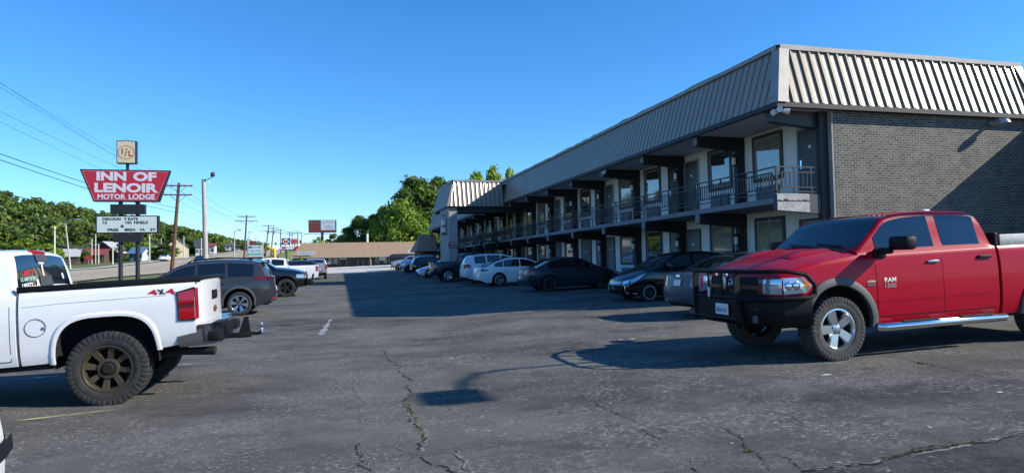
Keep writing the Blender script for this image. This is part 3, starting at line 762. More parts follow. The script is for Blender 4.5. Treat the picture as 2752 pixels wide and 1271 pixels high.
# litter flecks on the asphalt
ft = MB()
for _ in range(260):
    X, Y = random.uniform(-4, 9), 3.2+random.random()**1.6*22; a = random.random()*3; s = .008+random.random()*.022
    ft.poly([(X+s*math.cos(a+k*1.57)*(1 if k % 2 else .5), Y+s*math.sin(a+k*1.57)*(1 if k % 2 else .5), zlot(X, Y)+.005) for k in range(4)])
for px, py, s in ((1213, 964, .05), (2222, 1008, .09), (2688, 1055, .05), (1668, 913, .06), (1700, 911, .08)):
    g = gp(px, py); ft.poly([(g.x-s, g.y, g.z+.006), (g.x, g.y-s*.4, g.z+.006), (g.x+s, g.y+s*.1, g.z+.008), (g.x+s*.2, g.y+s*.5, g.z+.012)])
tag(ft.build('litter', mat('litter_pale', (.42, .42, .40), .8)), kind='stuff')

# ------------------------------------------------------------------ motel
BRICK = brick('painted_brick', (.120, .108, .088), (.042, .040, .036), (.29, .27, .225), 'X', ms=.012, bump=1.)
MANS = mat('mansard_metal', (.29, .24, .18), .36, .0, coat=.15, var=.05, vscale=.6)
COPE = mat('coping_metal', (.30, .285, .255), .55, .1, var=.15, vscale=1.5, bump=.15, bscale=5)
WALLM = mat('stucco_wall', (.74, .73, .68), .85, var=.06, vscale=1.3, bump=.3, bscale=60)
DARKT = mat('dark_trim', (.014, .013, .014), .6)
CHAR = mat('charcoal_paint', (.045, .046, .05), .55, var=.1, vscale=1.5)
SOFF = mat('soffit_paint', (.62, .62, .60), .85, var=.06)
SLABM = mat('slab_paint', (.19, .195, .205), .75, var=.2, vscale=1.6)
OLDC = mat('peeling_concrete', (.40, .38, .35), .9, var=.2, vscale=4, bump=.8, bscale=14)
DOORD = mat('door_dark', (.075, .075, .078), .5, var=.05); DOORK = mat('door_black', (.012, .012, .013), .5); DOORG = mat('door_grey', (.16, .16, .155), .5, var=.05)
FRAMED = mat('window_surround', (.060, .055, .052), .6); FRAMEL = mat('window_inner_trim', (.34, .33, .31), .5)
PANE = mat('room_window', (.035, .038, .036), .03, ior=2.1, coat=.5, coatr=.02)
CURT = mat('room_window_curtain', (.20, .195, .17), .06, ior=2.0, var=.35, vscale=7, coat=.5, coatr=.02)
SCONCE = mat('sconce_white', (.62, .60, .55), .4)
YE, XE, ZE = 14.9, 11.38, 5.62            # eave corner
YW, XF, XB = 15.1, 13.30, 20.25           # end wall, facade wall, back wall
YN = 79.0
KT = .0045
def kz(z, y): return z-KT*(y-15)
motel = thing('motel_building', 'two storey motel with ribbed metal mansard roof, balcony and dark brick end wall', 'building', (0, 0, 0))

def mansard(mb, B0, B1, T0, T1, pitch=.305, h=.05, flip=False):
    """Ribbed sheet between an eave line B0-B1 and a top line T0-T1 (outside seen with B0 on the left)."""
    B0, B1, T0, T1 = map(Vector, (B0, B1, T0, T1)); U = (B1-B0); L = U.length; U.normalize()
    up = (T0-B0)-U*(T0-B0).dot(U); N = U.cross(up).normalized()
    i0, i1 = (T0-B0).dot(U), (T1-B0).dot(U)
    prof = [(0, 0), (.085, .0), (.10, .006), (.115, 0), (.136, 0), (.140, -.07), (.166, -.07), (.175, h), (.19, h), (.305, .004)]; 
    if flip: prof = [(0, 0), (.06, 0), (.07, .005), (.08, 0), (.122, 0), (.127, .014), (.137, .014), (.140, -.06), (.170, -.06), (.174, 0), (.235, 0), (.245, .005), (.255, 0), (.305, 0)]
    pts = []
    n = int(L/pitch)+1
    for k in range(n):
        for u, d in prof[:-1]: pts.append((k*pitch+u, d))
    pts = [(u, d) for u, d in pts if u < L]+[(L, 0)]
    rows = [[], [], []]
    for u, d in pts:
        b = B0+(B1-B0)*(u/L)+N*d; rows[0].append(b)
        ut = min(max(u, i0), i1); base = T0+(T1-T0)*((ut-i0)/(i1-i0))
        frac = 1.
        rows[2].append(base+N*(d if i0 < u < i1 else 0)); rows[1].append(b.lerp(rows[2][-1], .5))
    mb.grid(rows)
INX, INY, ZT = .48, .5, 7.22
def cope(mb, a, b, w=.16, h=.13):
    a, b = Vector(a), Vector(b); d = (b-a); n = max(2, int(d.length/1.6)); u = d.normalized(); s = Vector((-u.y, u.x, 0))
    rows = []
    for i in range(n*3+1):
        p = a+d*(i/(n*3)); j = random.gauss(0, .012) if 0 < i < n*3 else 0
        rows.append([p+s*(w/2+j), p+s*(w/2+j+.01)+Vector((0, 0, h+j)), p-s*w/2+Vector((0, 0, h+j)), p-s*w/2])
    mb.grid(rows)
rf = MB()
mansard(rf, (XE, YN, kz(ZE, YN)), (XE, YE, ZE), (XE+INX, YN, kz(ZT, YN)), (XE+INX, YE+INY, ZT), flip=True)
mansard(rf, (XE, YE, ZE), (XB+.55, YE, ZE), (XE+INX, YE+INY, ZT), (XB+.2, YE+INY, ZT))
mansard(rf, (XB+.55, YE, ZE), (XB+.55, YN, kz(ZE, YN)), (XB+.2, YE+INY, ZT), (XB+.2, YN, kz(ZT, YN)))
roof = rf.build('mansard_roof', MANS, motel)
cp = MB(); cope(cp, (XE+INX, YE+INY, ZT-.03), (XB+.2, YE+INY, ZT-.03)); cope(cp, (XE+INX, YN, kz(ZT-.03, YN)), (XE+INX, YE+INY, ZT-.03)); cope(cp, (XB+.2, YE+INY, ZT-.03), (XB+.2, YN, kz(ZT-.03, YN)))
cp.build('coping', COPE, roof, 40)
for (bx, tx, s) in ((XE, XE+INX, 1), (XB+.55, XB+.2, -1)):      # hip flashing at the corners
    hp = MB(); hp.grid([[(bx-s*.075, YE+.2, ZE), (bx-s*.02, YE-.075, ZE), (bx+s*.30, YE-.075, ZE)], [(tx-s*.075, YE+INY+.18, ZT), (tx-s*.02, YE+INY-.075, ZT), (tx+s*.28, YE+INY-.075, ZT)]], 0, s < 0)
    hp.build('hip_flashing', COPE, roof)
rt = MB(); rt.add([(XE+INX+.1, YE+INY+.1, ZT-.15), (XB+.1, YE+INY+.1, ZT-.15), (XB+.1, YN, kz(ZT-.15, YN)), (XE+INX+.1, YN, kz(ZT-.15, YN))], [(0, 1, 2, 3)])
rt.build('flat_roof', DARKT, roof)
so_ = MB()     # soffit with a dark fascia lip
so_.add([(XE+.02, YE+.02, ZE-.1), (XB+.5, YE+.02, ZE-.1), (XB+.5, YN, kz(ZE-.1, YN)), (XE+.02, YN, kz(ZE-.1, YN))], [(0, 3, 2, 1)])
so_.build('soffit', SOFF, motel)
fa = MB()
fa.add([(XE-.03, YE-.04, ZE-.13), (XE-.03, YE-.04, ZE+.0), (XE-.03, YN, kz(ZE, YN)), (XE-.03, YN, kz(ZE-.13, YN))], [(0, 1, 2, 3)])
fa.add([(XE-.03, YE-.04, ZE-.13), (XB+.6, YE-.04, ZE-.13), (XB+.6, YE-.04, ZE), (XE-.03, YE-.04, ZE)], [(0, 1, 2, 3)])
fa.add([(XE-.03, YE-.04, ZE), (XB+.6, YE-.04, ZE), (XB+.6, YE+.1, ZE), (XE-.03, YE+.1, ZE)], [(0, 1, 2, 3)])
fa.add([(XE-.03, YE-.04, ZE-.13), (XE+.1, YE+.1, ZE-.13), (XB+.6, YE+.1, ZE-.13), (XB+.6, YE-.04, ZE-.13)], [(0, 1, 2, 3)])
fa.add([(XE-.03, YE-.04, ZE-.13), (XE-.03, YN, kz(ZE-.13, YN)), (XE+.1, YN, kz(ZE-.13, YN)), (XE+.1, YE+.1, ZE-.13)], [(0, 1, 2, 3)])
fa.build('fascia', DARKT, motel)
# walls
ew = MB(); ew.span((XF, YW, .2), (XB, YW+.3, ZE-.12)); ew.build('end_wall', BRICK, motel)
ed = MB(); ed.span((XF-.06, YW+.004, .2), (XF-.002, YW+.28, ZE-.12)); ed.build('wall_edge', mat('pale_wall_edge', (.30, .29, .27), .8, var=.1), motel)
co = MB(); co.span((XF-.33, YW+.15, .2), (XF-.062, YW+.3, ZE-.12)); co.build('corner_post', DARKT, motel)
fw = MB(); fw.add([(XF, YW+.3, .2), (XF, YN, 0), (XF, YN, kz(ZE-.11, YN)), (XF, YW+.3, ZE-.11)], [(0, 3, 2, 1)]); fw.build('facade_wall', WALLM, motel)
bw = MB(); bw.span((XB-.02, YW+.3, .1), (XB, YN, 5.2)); bw.span((XF, YN-.25, 0), (XB, YN, 5.1)); bw.span((XF+.05, YW+.35, .1), (XB-.05, YW+.45, 5.4)); bw.build('rear_wall', BRICK, motel)
wk = MB(); wk.add([(12.62, YW, .44), (XF, YW, .44), (XF, YN, .72), (12.62, YN, .72)], [(0, 1, 2, 3)]); wk.add([(12.62, YW, .2), (12.62, YW, .44), (12.62, YN, .72), (12.62, YN, .2)], [(0, 3, 2, 1)]); wk.add([(12.62, YW, .2), (XF-.34, YW, .2), (XF-.34, YW, .44), (12.62, YW, .44)], [(0, 1, 2, 3)]); wk.build('walkway', SLABM, motel)
XS, YS = 11.57, YW+.18
sl = MB()
def slabseg(y0, y1, x0, zt, zb_):
    sl.add([(x0, y0, kz(zb_, y0)), (XF, y0, kz(zb_, y0)), (XF, y1, kz(zb_, y1)), (x0, y1, kz(zb_, y1)), (x0, y0, kz(zt, y0)), (XF, y0, kz(zt, y0)), (XF, y1, kz(zt, y1)), (x0, y1, kz(zt, y1))],
           [(0, 3, 2, 1), (4, 5, 6, 7), (0, 1, 5, 4), (1, 2, 6, 5), (2, 3, 7, 6), (3, 0, 4, 7)])
slabseg(YS+.15, YN, XS, 3.14, 2.99); sl.build('balcony_slab', SLABM, motel)
ef = MB(); ef.prism([(XS, 2.80), (XS, 3.24), (XF-.06, 3.24), (XF-.06, 2.68)], YS+.0, YS+.15, 'y'); ef.build('balcony_end_fascia', CHAR, motel)
pf = MB(); ys_ = YS-.008
rows = []
for i in range(15):
    x = XS+.005+1.02*i/14; j = random.gauss(0, .006)
    rows.append([(x, ys_, 2.80-.06*(x-XS)), (x, ys_-.004, 3.03+random.gauss(0, .012))])
pf.grid(rows)
rows = []
for i in range(15):
    x = XS-.02+1.02*i/14; b = 3.05+random.gauss(0, .014); rows.append([(x, ys_-.012, b), (x, ys_-.03, b+.03), (x, ys_-.03, 3.235), (x, ys_+.05, 3.25)])
pf.grid(rows)
pf.build('peeling_fascia_patch', OLDC, motel)
# bays
BAY, Y0 = 3.86, 19.25
posts = [Y0+BAY*k for k in range(-1, 16)]
random.seed(5)
def door_at(y0, y1, zb_, m, num):
    d = MB(); d.span((XF-.03, y0, zb_), (XF+.0, y1, zb_+2.06)); d0 = d.build('door', m, motel)
    f = MB(); f.span((XF-.05, y0-.06, zb_), (XF-.012, y0-.004, zb_+2.12)); f.span((XF-.05, y1+.004, zb_), (XF-.012, y1+.06, zb_+2.12)); f.span((XF-.05, y0-.004, zb_+2.064), (XF-.012, y1+.004, zb_+2.12))
    f.build('door_frame', FRAMEL if m is DOORD else FRAMED, d0)
    yh = y0+.09 if (num % 2) else y1-.09
    h = MB(); h.span((XF-.036, yh-.03, zb_+.95), (XF-.031, yh+.03, zb_+1.2)); h.tube([(XF-.034, yh, zb_+1.0), (XF-.09, yh, zb_+1.0), (XF-.09, yh+(.1 if num % 2 else -.1), zb_+1.0)], .012, 6); h.build('door_handle', CHROME, d0, 40)
    p = MB(); yc = (y0+y1)/2; p.span((XF-.036, yc-.06, zb_+1.5), (XF-.031, yc+.06, zb_+1.58)); p.build('number_plate', WHITEP, d0)
def win_at(y0, y1, z0, z1, curtain):
    f = MB(); t = .11
    for a, b in (((y0-t, z0-t), (y1+t, z0)), ((y0-t, z1), (y1+t, z1+t)), ((y0-t, z0), (y0, z1)), ((y1, z0), (y1+t, z1))): f.span((XF-.06, a[0], a[1]), (XF+.0, b[0], b[1]))
    f0 = f.build('window', FRAMED, motel)
    g = MB(); t2 = .035
    for a, b in (((y0, z0), (y1, z0+t2)), ((y0, z1-t2), (y1, z1)), ((y0, z0+t2), (y0+t2, z1-t2)), ((y1-t2, z0+t2), (y1, z1-t2))): g.span((XF-.04, a[0], a[1]), (XF-.003, b[0], b[1]))
    g.build('window_trim', FRAMEL, f0)
    p = MB(); tw = random.uniform(-.004, .004); p.add([(XF-.012, y0+t2, z0+t2), (XF-.012+tw, y1-t2, z0+t2), (XF-.012+tw-.006, y1-t2, z1-t2), (XF-.018, y0+t2, z1-t2)], [(0, 3, 2, 1)])
    p.build('pane', CURT if curtain else PANE, f0)
for k in range(len(posts)-1):
    ya = posts[k]; mir = (k % 2 == 0)
    for lvl in (0, 1):
        zf = (3.14 if lvl else .50); zf = kz(zf, ya) if lvl else .5+.0015*(ya-15)
        o = (lambda a, b: (ya+BAY-b, ya+BAY-a)) if not mir else (lambda a, b: (ya+a, ya+b))
        dy = o(.16, 1.10); wy = o(1.92, 3.16)
        door_at(*dy, zf, (DOORK if mir and k else DOORD) if lvl else DOORG, k)
        if lvl: win_at(*wy, zf+.90, zf+2.16, (k*7 % 3) == 0)
        else: win_at(*wy, zf+.88, zf+2.18, (k*5 % 3) != 1)
        a = MB(); yc = (wy[0]+wy[1])/2; a.rbox((XF-.05, yc, zf+.42), (.12, 1.06, .42), .02)
        a.build('air_conditioner', mat('air_conditioner_grey', (.13, .135, .14), .6), motel, 30)
for k, y in enumerate(posts):
    if k:
        p = MB(); p.span((XF-.28, y-.11, .5), (XF, y+.11, kz(2.985, y))); p.span((XF-.28, y-.11, kz(3.14, y)), (XF, y+.11, kz(ZE-.115, y))); p.build('post', DARKT, motel)
        for z in (kz(4.62, y), 1.98):
            s = MB(); s.lathe([(.001, 0), (.065, 0), (.065, .24), (.001, .24)], 12, 'z', 0, (XF-.36, y-.02, z)); s.lathe([(.001, .24), (.085, .24), (.07, .34), (.001, .36)], 12, 'z', 1, (XF-.36, y-.02, z)); s.lathe([(.001, -.03), (.08, -.03), (.08, 0), (.001, 0)], 12, 'z', 1, (XF-.36, y-.02, z))
            s.build('wall_light', [SCONCE, DARKT], motel, 40)
    else: y = YW+.42
    for zt, m in ((kz(ZE-.104, y), 1), (kz(2.986, y), 0)):
        if k == 0 and m == 0: continue
        b = MB(); b.prism([(XS+(-.02 if m else -.0), zt-.30), (XS+(-.02 if m else 0), zt), (XF-.003, zt), (XF-.003, zt-.46)], y-.13, y+.13, 'y')
        b.build('beam', CHAR if k == 0 else DARKT, motel)
        if k: 
            e = MB(); e.span((XS-.045, y-.11, zt-.28), (XS-.022 if m else XS-.003, y+.11, zt-.01)); e.build('beam_end_cap', SLABM, motel)
# railing, one section per bay
RAILM = mat('railing_paint', (.022, .022, .024), .5)
BOARDM = mat('railing_board_brown', (.035, .026, .024), .7, var=.2)
def rail_sec(a, b, along, boarded=False):     # along: 'y' (front) or 'x' (end)
    r = MB()
    def bar(u0, u1, z0, z1, t=.035):
        if along == 'y': r.add([(XS+.02-t/2, u0, kz(z0, u0)), (XS+.02+t/2, u0, kz(z0, u0)), (XS+.02+t/2, u1, kz(z0, u1)), (XS+.02-t/2, u1, kz(z0, u1)), (XS+.02-t/2, u0, kz(z1, u0)), (XS+.02+t/2, u0, kz(z1, u0)), (XS+.02+t/2, u1, kz(z1, u1)), (XS+.02-t/2, u1, kz(z1, u1))],
                                [(0, 3, 2, 1), (4, 5, 6, 7), (0, 1, 5, 4), (1, 2, 6, 5), (2, 3, 7, 6), (3, 0, 4, 7)])
        else: r.span((u0, YS+.04-t/2, z0), (u1, YS+.04+t/2, z1))
    L = b-a
    bar(a, b, 3.955, 3.99, .045); bar(a, b, 3.29, 3.32)
    bar(a, a+.04, 3.05, 3.955)
    for f in (.34, .67): bar(a+L*f-.017, a+L*f+.017, 3.845, 3.955); bar(a+L*f-.017, a+L*f+.017, 3.05 if along == 'y' else 3.24, 3.405)
    pa, pb = a+.17, b-.13
    bar(pa, pb, 3.815, 3.845); bar(pa, pb, 3.405, 3.435); bar(pa, pa+.03, 3.435, 3.815); bar(pb-.03, pb, 3.435, 3.815)
    bar(a, pa, 3.62, 3.65); bar(pb, b, 3.62, 3.65)
    n = int((pb-pa)/.128)
    for i in range(1, n): u = pa+(pb-pa)*i/n; bar(u-.010, u+.010, 3.435, 3.815, .02)
    o = r.build('railing', RAILM, motel)
    if boarded:
        q = MB(); q.add([(XS+.045, pa, kz(3.41, pa)), (XS+.045, pb, kz(3.41, pb)), (XS+.045, pb, kz(3.84, pb)), (XS+.045, pa, kz(3.84, pa))], [(0, 3, 2, 1)]); q.build('railing_board', BOARDM, o)
    return o
for k in range(len(posts)-1):
    a = posts[k] if k else YS+.02
    rail_sec(a, posts[k+1], 'y', k >= 7)
rail_sec(XS+.02, XF-.06, 'x')
# floodlights, wall lamp, conduit
def flood(c, dirs):
    f = MB(); f.rbox(c, (.1, .1, .1), .02, 1)
    for d in dirs:
        d = Vector(d).normalized(); p = Vector(c)+d*.10; f.tube([Vector(c), p, p+d*.02, p+d*.13, p+d*.17], [.02, .02, .055, .075, .078], 12, 0)
    f.build('floodlight', [mat('floodlight_white', (.62, .63, .64), .4), DARKT], motel, 40)
flood((XE+.12, YE+.10, ZE-.20), ((-.9, -.3, -.35), (.7, -.5, -.2), (-.5, -.8, -.1), (.9, -.2, -.1)))
flood((XE+.1, posts[3]-.7, kz(ZE-.2, posts[3])), ((-.8, -.4, -.5),))
wl = atY(2660, 335, YW)
f = MB(); f.rbox((wl.x, YW-.06, wl.z+.02), (.16, .12, .12), .02, 0); f.tube([(wl.x, YW-.1, wl.z+.02), (wl.x+.02, YW-.3, wl.z+.05), (wl.x+.03, YW-.52, wl.z+.0)], [.05, .07, .03], 10, 0)
f.lathe([(.001, .07), (.10, .05), (.155, -.02), (.16, -.06), (.001, -.09)], 16, 'z', 0, (wl.x+.02, YW-.42, wl.z+.02))
f.build('wall_lamp', mat('wall_lamp_metal', (.45, .45, .45), .35, .5), motel, 40)

# porte-cochere in front of the office
c0 = atY(1203, 554, 43.4); XT0, ZT0 = c0.x, c0.z
t0 = atY(1209, 484, 43.9)
pc = MB(); YB = 50.0
mansard(pc, (XT0, 43.4, ZT0), (XE, 43.4, ZT0), (XT0+.45, 43.9, t0.z-.1), (XE+.3, 43.9, t0.z-.1)); mansard(pc, (XT0, YB, ZT0), (XT0, 43.4, ZT0), (XT0+.45, YB-.5, t0.z-.1), (XT0+.45, 43.9, t0.z-.1)); mansard(pc, (XE, YB, ZT0), (XT0, YB, ZT0), (XE+.3, YB-.5, t0.z-.1), (XT0+.45, YB-.5, t0.z-.1))
pr = pc.build('canopy_mansard', MANS, motel)
cc = MB(); cope(cc, (XT0+.45, 43.9, t0.z-.12), (XE+.5, 43.9, t0.z-.12)); cope(cc, (XT0+.45, YB-.5, t0.z-.12), (XT0+.45, 43.9, t0.z-.12)); cc.build('canopy_coping', COPE, pr)
cb = MB(); cb.span((XT0+.02, 43.42, ZT0-.06), (XE, YB, ZT0-.01)); cb.span((XT0+.5, 43.95, t0.z-.3), (XE+.5, YB-.55, t0.z-.25)); cb.build('canopy_ceiling', DARKT, pr)
cbm = MB(); cbm.span((XT0+.75, 43.6, ZT0-.42), (XE+1.5, 43.9, ZT0-.06)); cbm.build('canopy_beam', DARKT, pr)
PIERL = mat('pier_stucco', (.33, .32, .30), .85, var=.12, vscale=1.2, bump=.2)
p0, p1 = atY(1207, 640, 43.6), atY(1230, 640, 43.6)
px = MB(); px.span((p0.x, 43.6, .2), (p1.x, 47.2, ZT0-.06)); px.build('canopy_pier', PIERL, motel)
# stair
st = MB(); a = atX(1330, 640, XS-.1)
ytop, ybot = 46.0, 51.5
for i in range(14):
    t = i/13; st.span((XS-1.15, ytop+(ybot-ytop)*t-.15, 3.0-2.4*t-.05), (XS-.05, ytop+(ybot-ytop)*t+.15, 3.0-2.4*t))
for x in (XS-1.18, XS-.06):
    for dz in (-.12, .45, .9): st.tube([(x, ytop, 3.05+dz), (x, ybot, .65+dz)], .03 if dz > 0 else .07, 6)
    for i in range(12): y = ytop+(ybot-ytop)*i/11; z = 3.05-2.4*i/11; st.tube([(x, y, z-.1), (x, y, z+.9)], .016, 5)
st.build('staircase', RAILM, motel)
ac = MB(); q = atY(1242, 661, 46.5); ac.rbox((q.x+.0, 46.5, q.z), (.5, .4, .3), .03); ac.build('window_air_conditioner', mat('old_ac_white', (.5, .5, .47), .6), motel, 30)

# signs on the pier are things of their own
sg = thing('office_sign', 'small maroon office board on the front of the stucco canopy pier', 'sign', ((p0.x+p1.x)/2, 43.58, atY(1219, 659, 43.6).z))
b = MB(); b.span((-.34, -.04, -.19), (.34, 0, .19)); b.build('sign_panel', mat('maroon_sign', (.09, .02, .035), .5), sg)
b = MB(); text_mb(b, 'OFFICE', .5, .12, lambda u, v: (u, -.046, v+.08), .01); text_mb(b, 'LODGING', .5, .07, lambda u, v: (u, -.046, v-.10), .01); b.build('lettering', WHITELET, sg)
q = atX(1194, 609, p0.x-.35)
sg = thing('vertical_sign', 'tall white and maroon vertical blade sign on the pier side', 'sign', (p0.x-.2, 44.6, atY(1194, 609, 44.4).z))
b = MB(); b.rbox((0, 0, 0), (.16, .5, 1.15), .06); b.build('sign_panel', mat('maroon_sign', (.09, .02, .035), .5), sg, 40)
b = MB(); b.span((-.085, -.2, .1), (-.083, .2, .5)); b.span((-.085, -.2, -.4), (-.083, .2, -.03)); b.span((-.062, -.254, .1), (.062, -.252, .5)); b.span((-.062, -.254, -.4), (.062, -.252, -.03)); b.build('sign_face', WHITEP, sg)
b = MB(); b.tube([(-.1, -.2, .75), (.22, -.1, .75)], .03, 6); b.build('bracket', DARKT, sg)

# mast lamp added out of frame, arm and head shaped to throw the soft shadow
ml = thing('unseen_mast_lamp', 'unseen grey mast lamp added beyond the red pickup, bent arm shaped to throw the lot shadow', 'street lamp', (21.6, 3.65, .3))
b = MB(); b.tube([(0, 0, 0), (0, 0, 8.0)], [.13, .08], 10); b.build('pole', COPE, ml)
b = MB(); b.tube([(0, 0, 7.65), (-3.6, 0.05, 7.66), (-7.15, .1, 7.66), (-7.55, -.05, 7.66), (-7.8, -.5, 7.66), (-7.95, -1.1, 7.66)], [.07, .055, .05, .05, .05, .045], 8); b.build('arm', COPE, ml)
b = MB(); b.rbox((-8.05, -1.45, 7.7), (.62, .8, .2), .08); b.build('lamp_head', COPE, ml, 40)
# ------------------------------------------------------------------ vehicles
PI = math.pi
RED = paint('red_paint', (.36, .0025, .017), .0, .3, dirt=((.18, .02, .025), .10), coat=.16, spec=.12)
WHT = paint('white_paint', (.80, .80, .79), 0, .25, dirt=((.66, .65, .61), .2))
WHT2 = paint('bright_white_paint', (.80, .80, .80), 0, .25)
PEARL = paint('pearl_white_paint', (.66, .70, .74), 0, .25)
GREYM = paint('graphite_paint', (.040, .044, .050), .3, .3, dirt=((.10, .10, .095), .2))
BLK = paint('black_paint', (.006, .006, .008), 0, .22)
CHARC = paint('dark_grey_blue_paint', (.022, .028, .036), .0, .3, coat=.2)
SLATE = paint('slate_blue_paint', (.048, .062, .082), .0, .35, coat=.2)
NAVY = paint('navy_paint', (.014, .022, .042), .0, .3, coat=.5)
SILV = paint('silver_paint', (.42, .44, .46), .6, .33)
def onlot(x, y): return (x, y, zlot(x, y))
def M(): return MB()

# --- red crew pickup, foreground right
S = pickup(RED, L=6.2, W=2.04, H=2.0, cab=3.80, wb=3.90, cgap=.06, R=.425, tw=.29, rr=.282, rim='spoke5', knobby=46, tyre=DUSTRUB, Ra=.56, zc=.47, glass=GLASS3, rglass=GLASS, sglass=GLASS,
  zsh=[(0, 1.20), (.12, 1.26), (.5, 1.32), (1.0, 1.385), (1.45, 1.425), (3.8, 1.46)], zbed=[(3.8, 1.45), (6.2, 1.46)], zb=[(0, .66), (.45, .64), (.62, .5), (1.5, .43), (3.8, .44), (5.6, .5), (6.1, .58)],
  crown=[(0, .07), (.5, .12), (1.3, .12), (3.8, .05)], nose=[(.4, .05), (.75, 0), (1.05, 0), (1.2, .03), (1.32, .10), (1.45, .24)],
  canopy=[(1.36, 1.50), (1.70, 1.765), (1.98, 1.965), (2.3, 2.015), (2.9, 2.035), (3.48, 2.0), (3.61, 1.94), (3.76, 1.50)], gap=.095,
  win=[(1.68, 2.70), (2.86, 3.54)], doors=[(1.61, 2.765, .56, (2.60, 1.28)), (2.775, 3.74, .56, None)], mirror=None, handle=CHROME, tum=.26,
  hl=dict(side=([(.02, .94), (.42, .95), (.50, 1.03)], [(.02, 1.16), (.34, 1.16), (.50, 1.05)]), end=([(.60, .94), (.97, .94)], [(.60, 1.15), (.97, 1.16)])))
vr = veh('red_pickup', 'red extended cab pickup with black grille guard and chrome side step', S, (6.68, 7.60, .15), (0, 1), PI); o = vr.o
X = lambda s: vr.x0-s
for sd in (1, -1):
    b = M(); vr.arch_trim(b, vr.fo, sd, .555, .655, .035); b.build('fender_flare', GREYPL, o, 40)
    b = M(); vr.arch_trim(b, vr.fo+vr.wb, sd, .555, .645, .035, True); b.build('fender_flare', GREYPL, o, 40)
    b = M(); b.tube([(X(1.60), sd*1.02, .42), (X(1.63), sd*1.07, .415), (X(3.80), sd*1.07, .415), (X(3.83), sd*1.02, .42)], .058, 14); 
    st_ = b.build('running_board', CHROME, o, 40)
    for ss in (2.25, 3.25): b = M(); b.rbox((X(ss), sd*1.07, .474), (.62, .085, .02), .008); b.build('step_pad', BLACK, st_)
    # mirror: black towing style
    b = M(); b.rbox((X(1.82), sd*1.28, 1.56), (.19, .33, .19), .05); b.rbox((X(1.72), sd*1.06, 1.46), (.14, .22, .09), .03); b.rbox((X(1.70), sd*1.0, 1.43), (.2, .05, .14), .02)
    mo = b.build('wing_mirror', BLACK, o, 45)
    b = M(); b.span((X(1.82)-.1, sd*1.16, 1.50), (X(1.82)-.096, sd*1.41, 1.63)); b.build('mirror_glass', GLASS2, mo)
    b = M(); yh = vr.hw(3.55, 1.30)+.02; b.rbox((X(3.55), sd*yh, 1.305), (.24, .04, .05), .015); b.build('door_handle', BLACK, o, 40)
    # styling crease along the doors and badge
    b = M(); vr.side([(1.62, .755), (3.74, .765)], [(1.62, .775), (3.74, .785)], sd, .009, 20, 2, mb=b); b.build('door_moulding', RED, o, 40)
b = M(); text_mb(b, 'RAM', .20, .065, lambda u, v: vr.T(1.83+u*1, vr.hw(1.83+u, 1.055+v)+.011, 1.055+v), .02); text_mb(b, '1500', .19, .06, lambda u, v: vr.T(1.83+u, vr.hw(1.83+u, .975+v)+.011, .975+v), .02); b.build('badge', CHROME, o)
b = M(); text_mb(b, 'HEMI', .13, .032, lambda u, v: vr.T(1.51+u, vr.hw(1.51+u, 1.045+v)+.011, 1.045+v), .015); b.build('badge', CHROME, o)
b = M(); vr.side([(1.44, .985), (1.58, .985)], [(1.44, 1.015), (1.58, 1.015)], 1, .009, mb=b); b.build('badge_strip', GREYPL, o)
# hood bulge ridges
for sd in (1, -1):
    b = M(); rows = []
    for i in range(11):
        ss = .45+.85*i/10; row = []
        for j, (dy, dz) in enumerate(((-.16, 0), (-.08, .03), (0, .04), (.07, .02), (.12, 0))):
            y = .52+dy-.04*i/10; z = interp(vr.zsh, ss)+interp(vr.crown, ss)*(1-(y/vr.hw(ss, interp(vr.zsh, ss)))**2.6)+dz*math.sin(PI*min(1, .12+.88*i/10))**.5*(.25 if i in (0,) else 1)+.002
            row.append(vr.T(ss, sd*y, z))
        rows.append(row)
    b.grid(rows, 0, sd > 0)
    b.build('hood_bulge', RED, o, 60)
b = M(); b.tube([vr.T(1.36, -.98, 1.42), vr.T(1.44, -.985, 2.15)], [.005, .003], 5); b.build('antenna', DARKT, o)
b = M(); b.tube([vr.T(1.36, -.985, 1.42), vr.T(1.42, -.985, 2.05)], .009, 5); b.build('antenna', STEEL, o)
b = M(); b.rbox((X(3.3), .3, 2.03), (.12, .07, .05), .02); b.build('antenna_fin', WHITEP, o, 40)  # small white antenna fin on the roof
b = M(); rows = []      # black cowl and wipers at the foot of the windshield
for ss in (1.26, 1.33, 1.40):
    zs_, cr_ = interp(vr.zsh, ss), interp(vr.crown, ss); rows.append([vr.T(ss, y, zs_+cr_*(1-(abs(y)/vr.hw(ss, zs_))**2.6)+.012) for y in [-.84+.105*k for k in range(17)]])
b.grid(rows); b.build('cowl', BLACK, o, 50)
for y0, y1 in ((.75, .12), (.02, -.58)):
    b = M(); b.tube([vr.canopy_top(vr.cl[0]+.06, y0*.9)[0]+Vector((.02, 0, .02)), vr.canopy_top(vr.cl[0]+.11, y1*.9)[0]+Vector((.02, 0, .02))], .012, 6); b.build('wiper', BLACK, o)
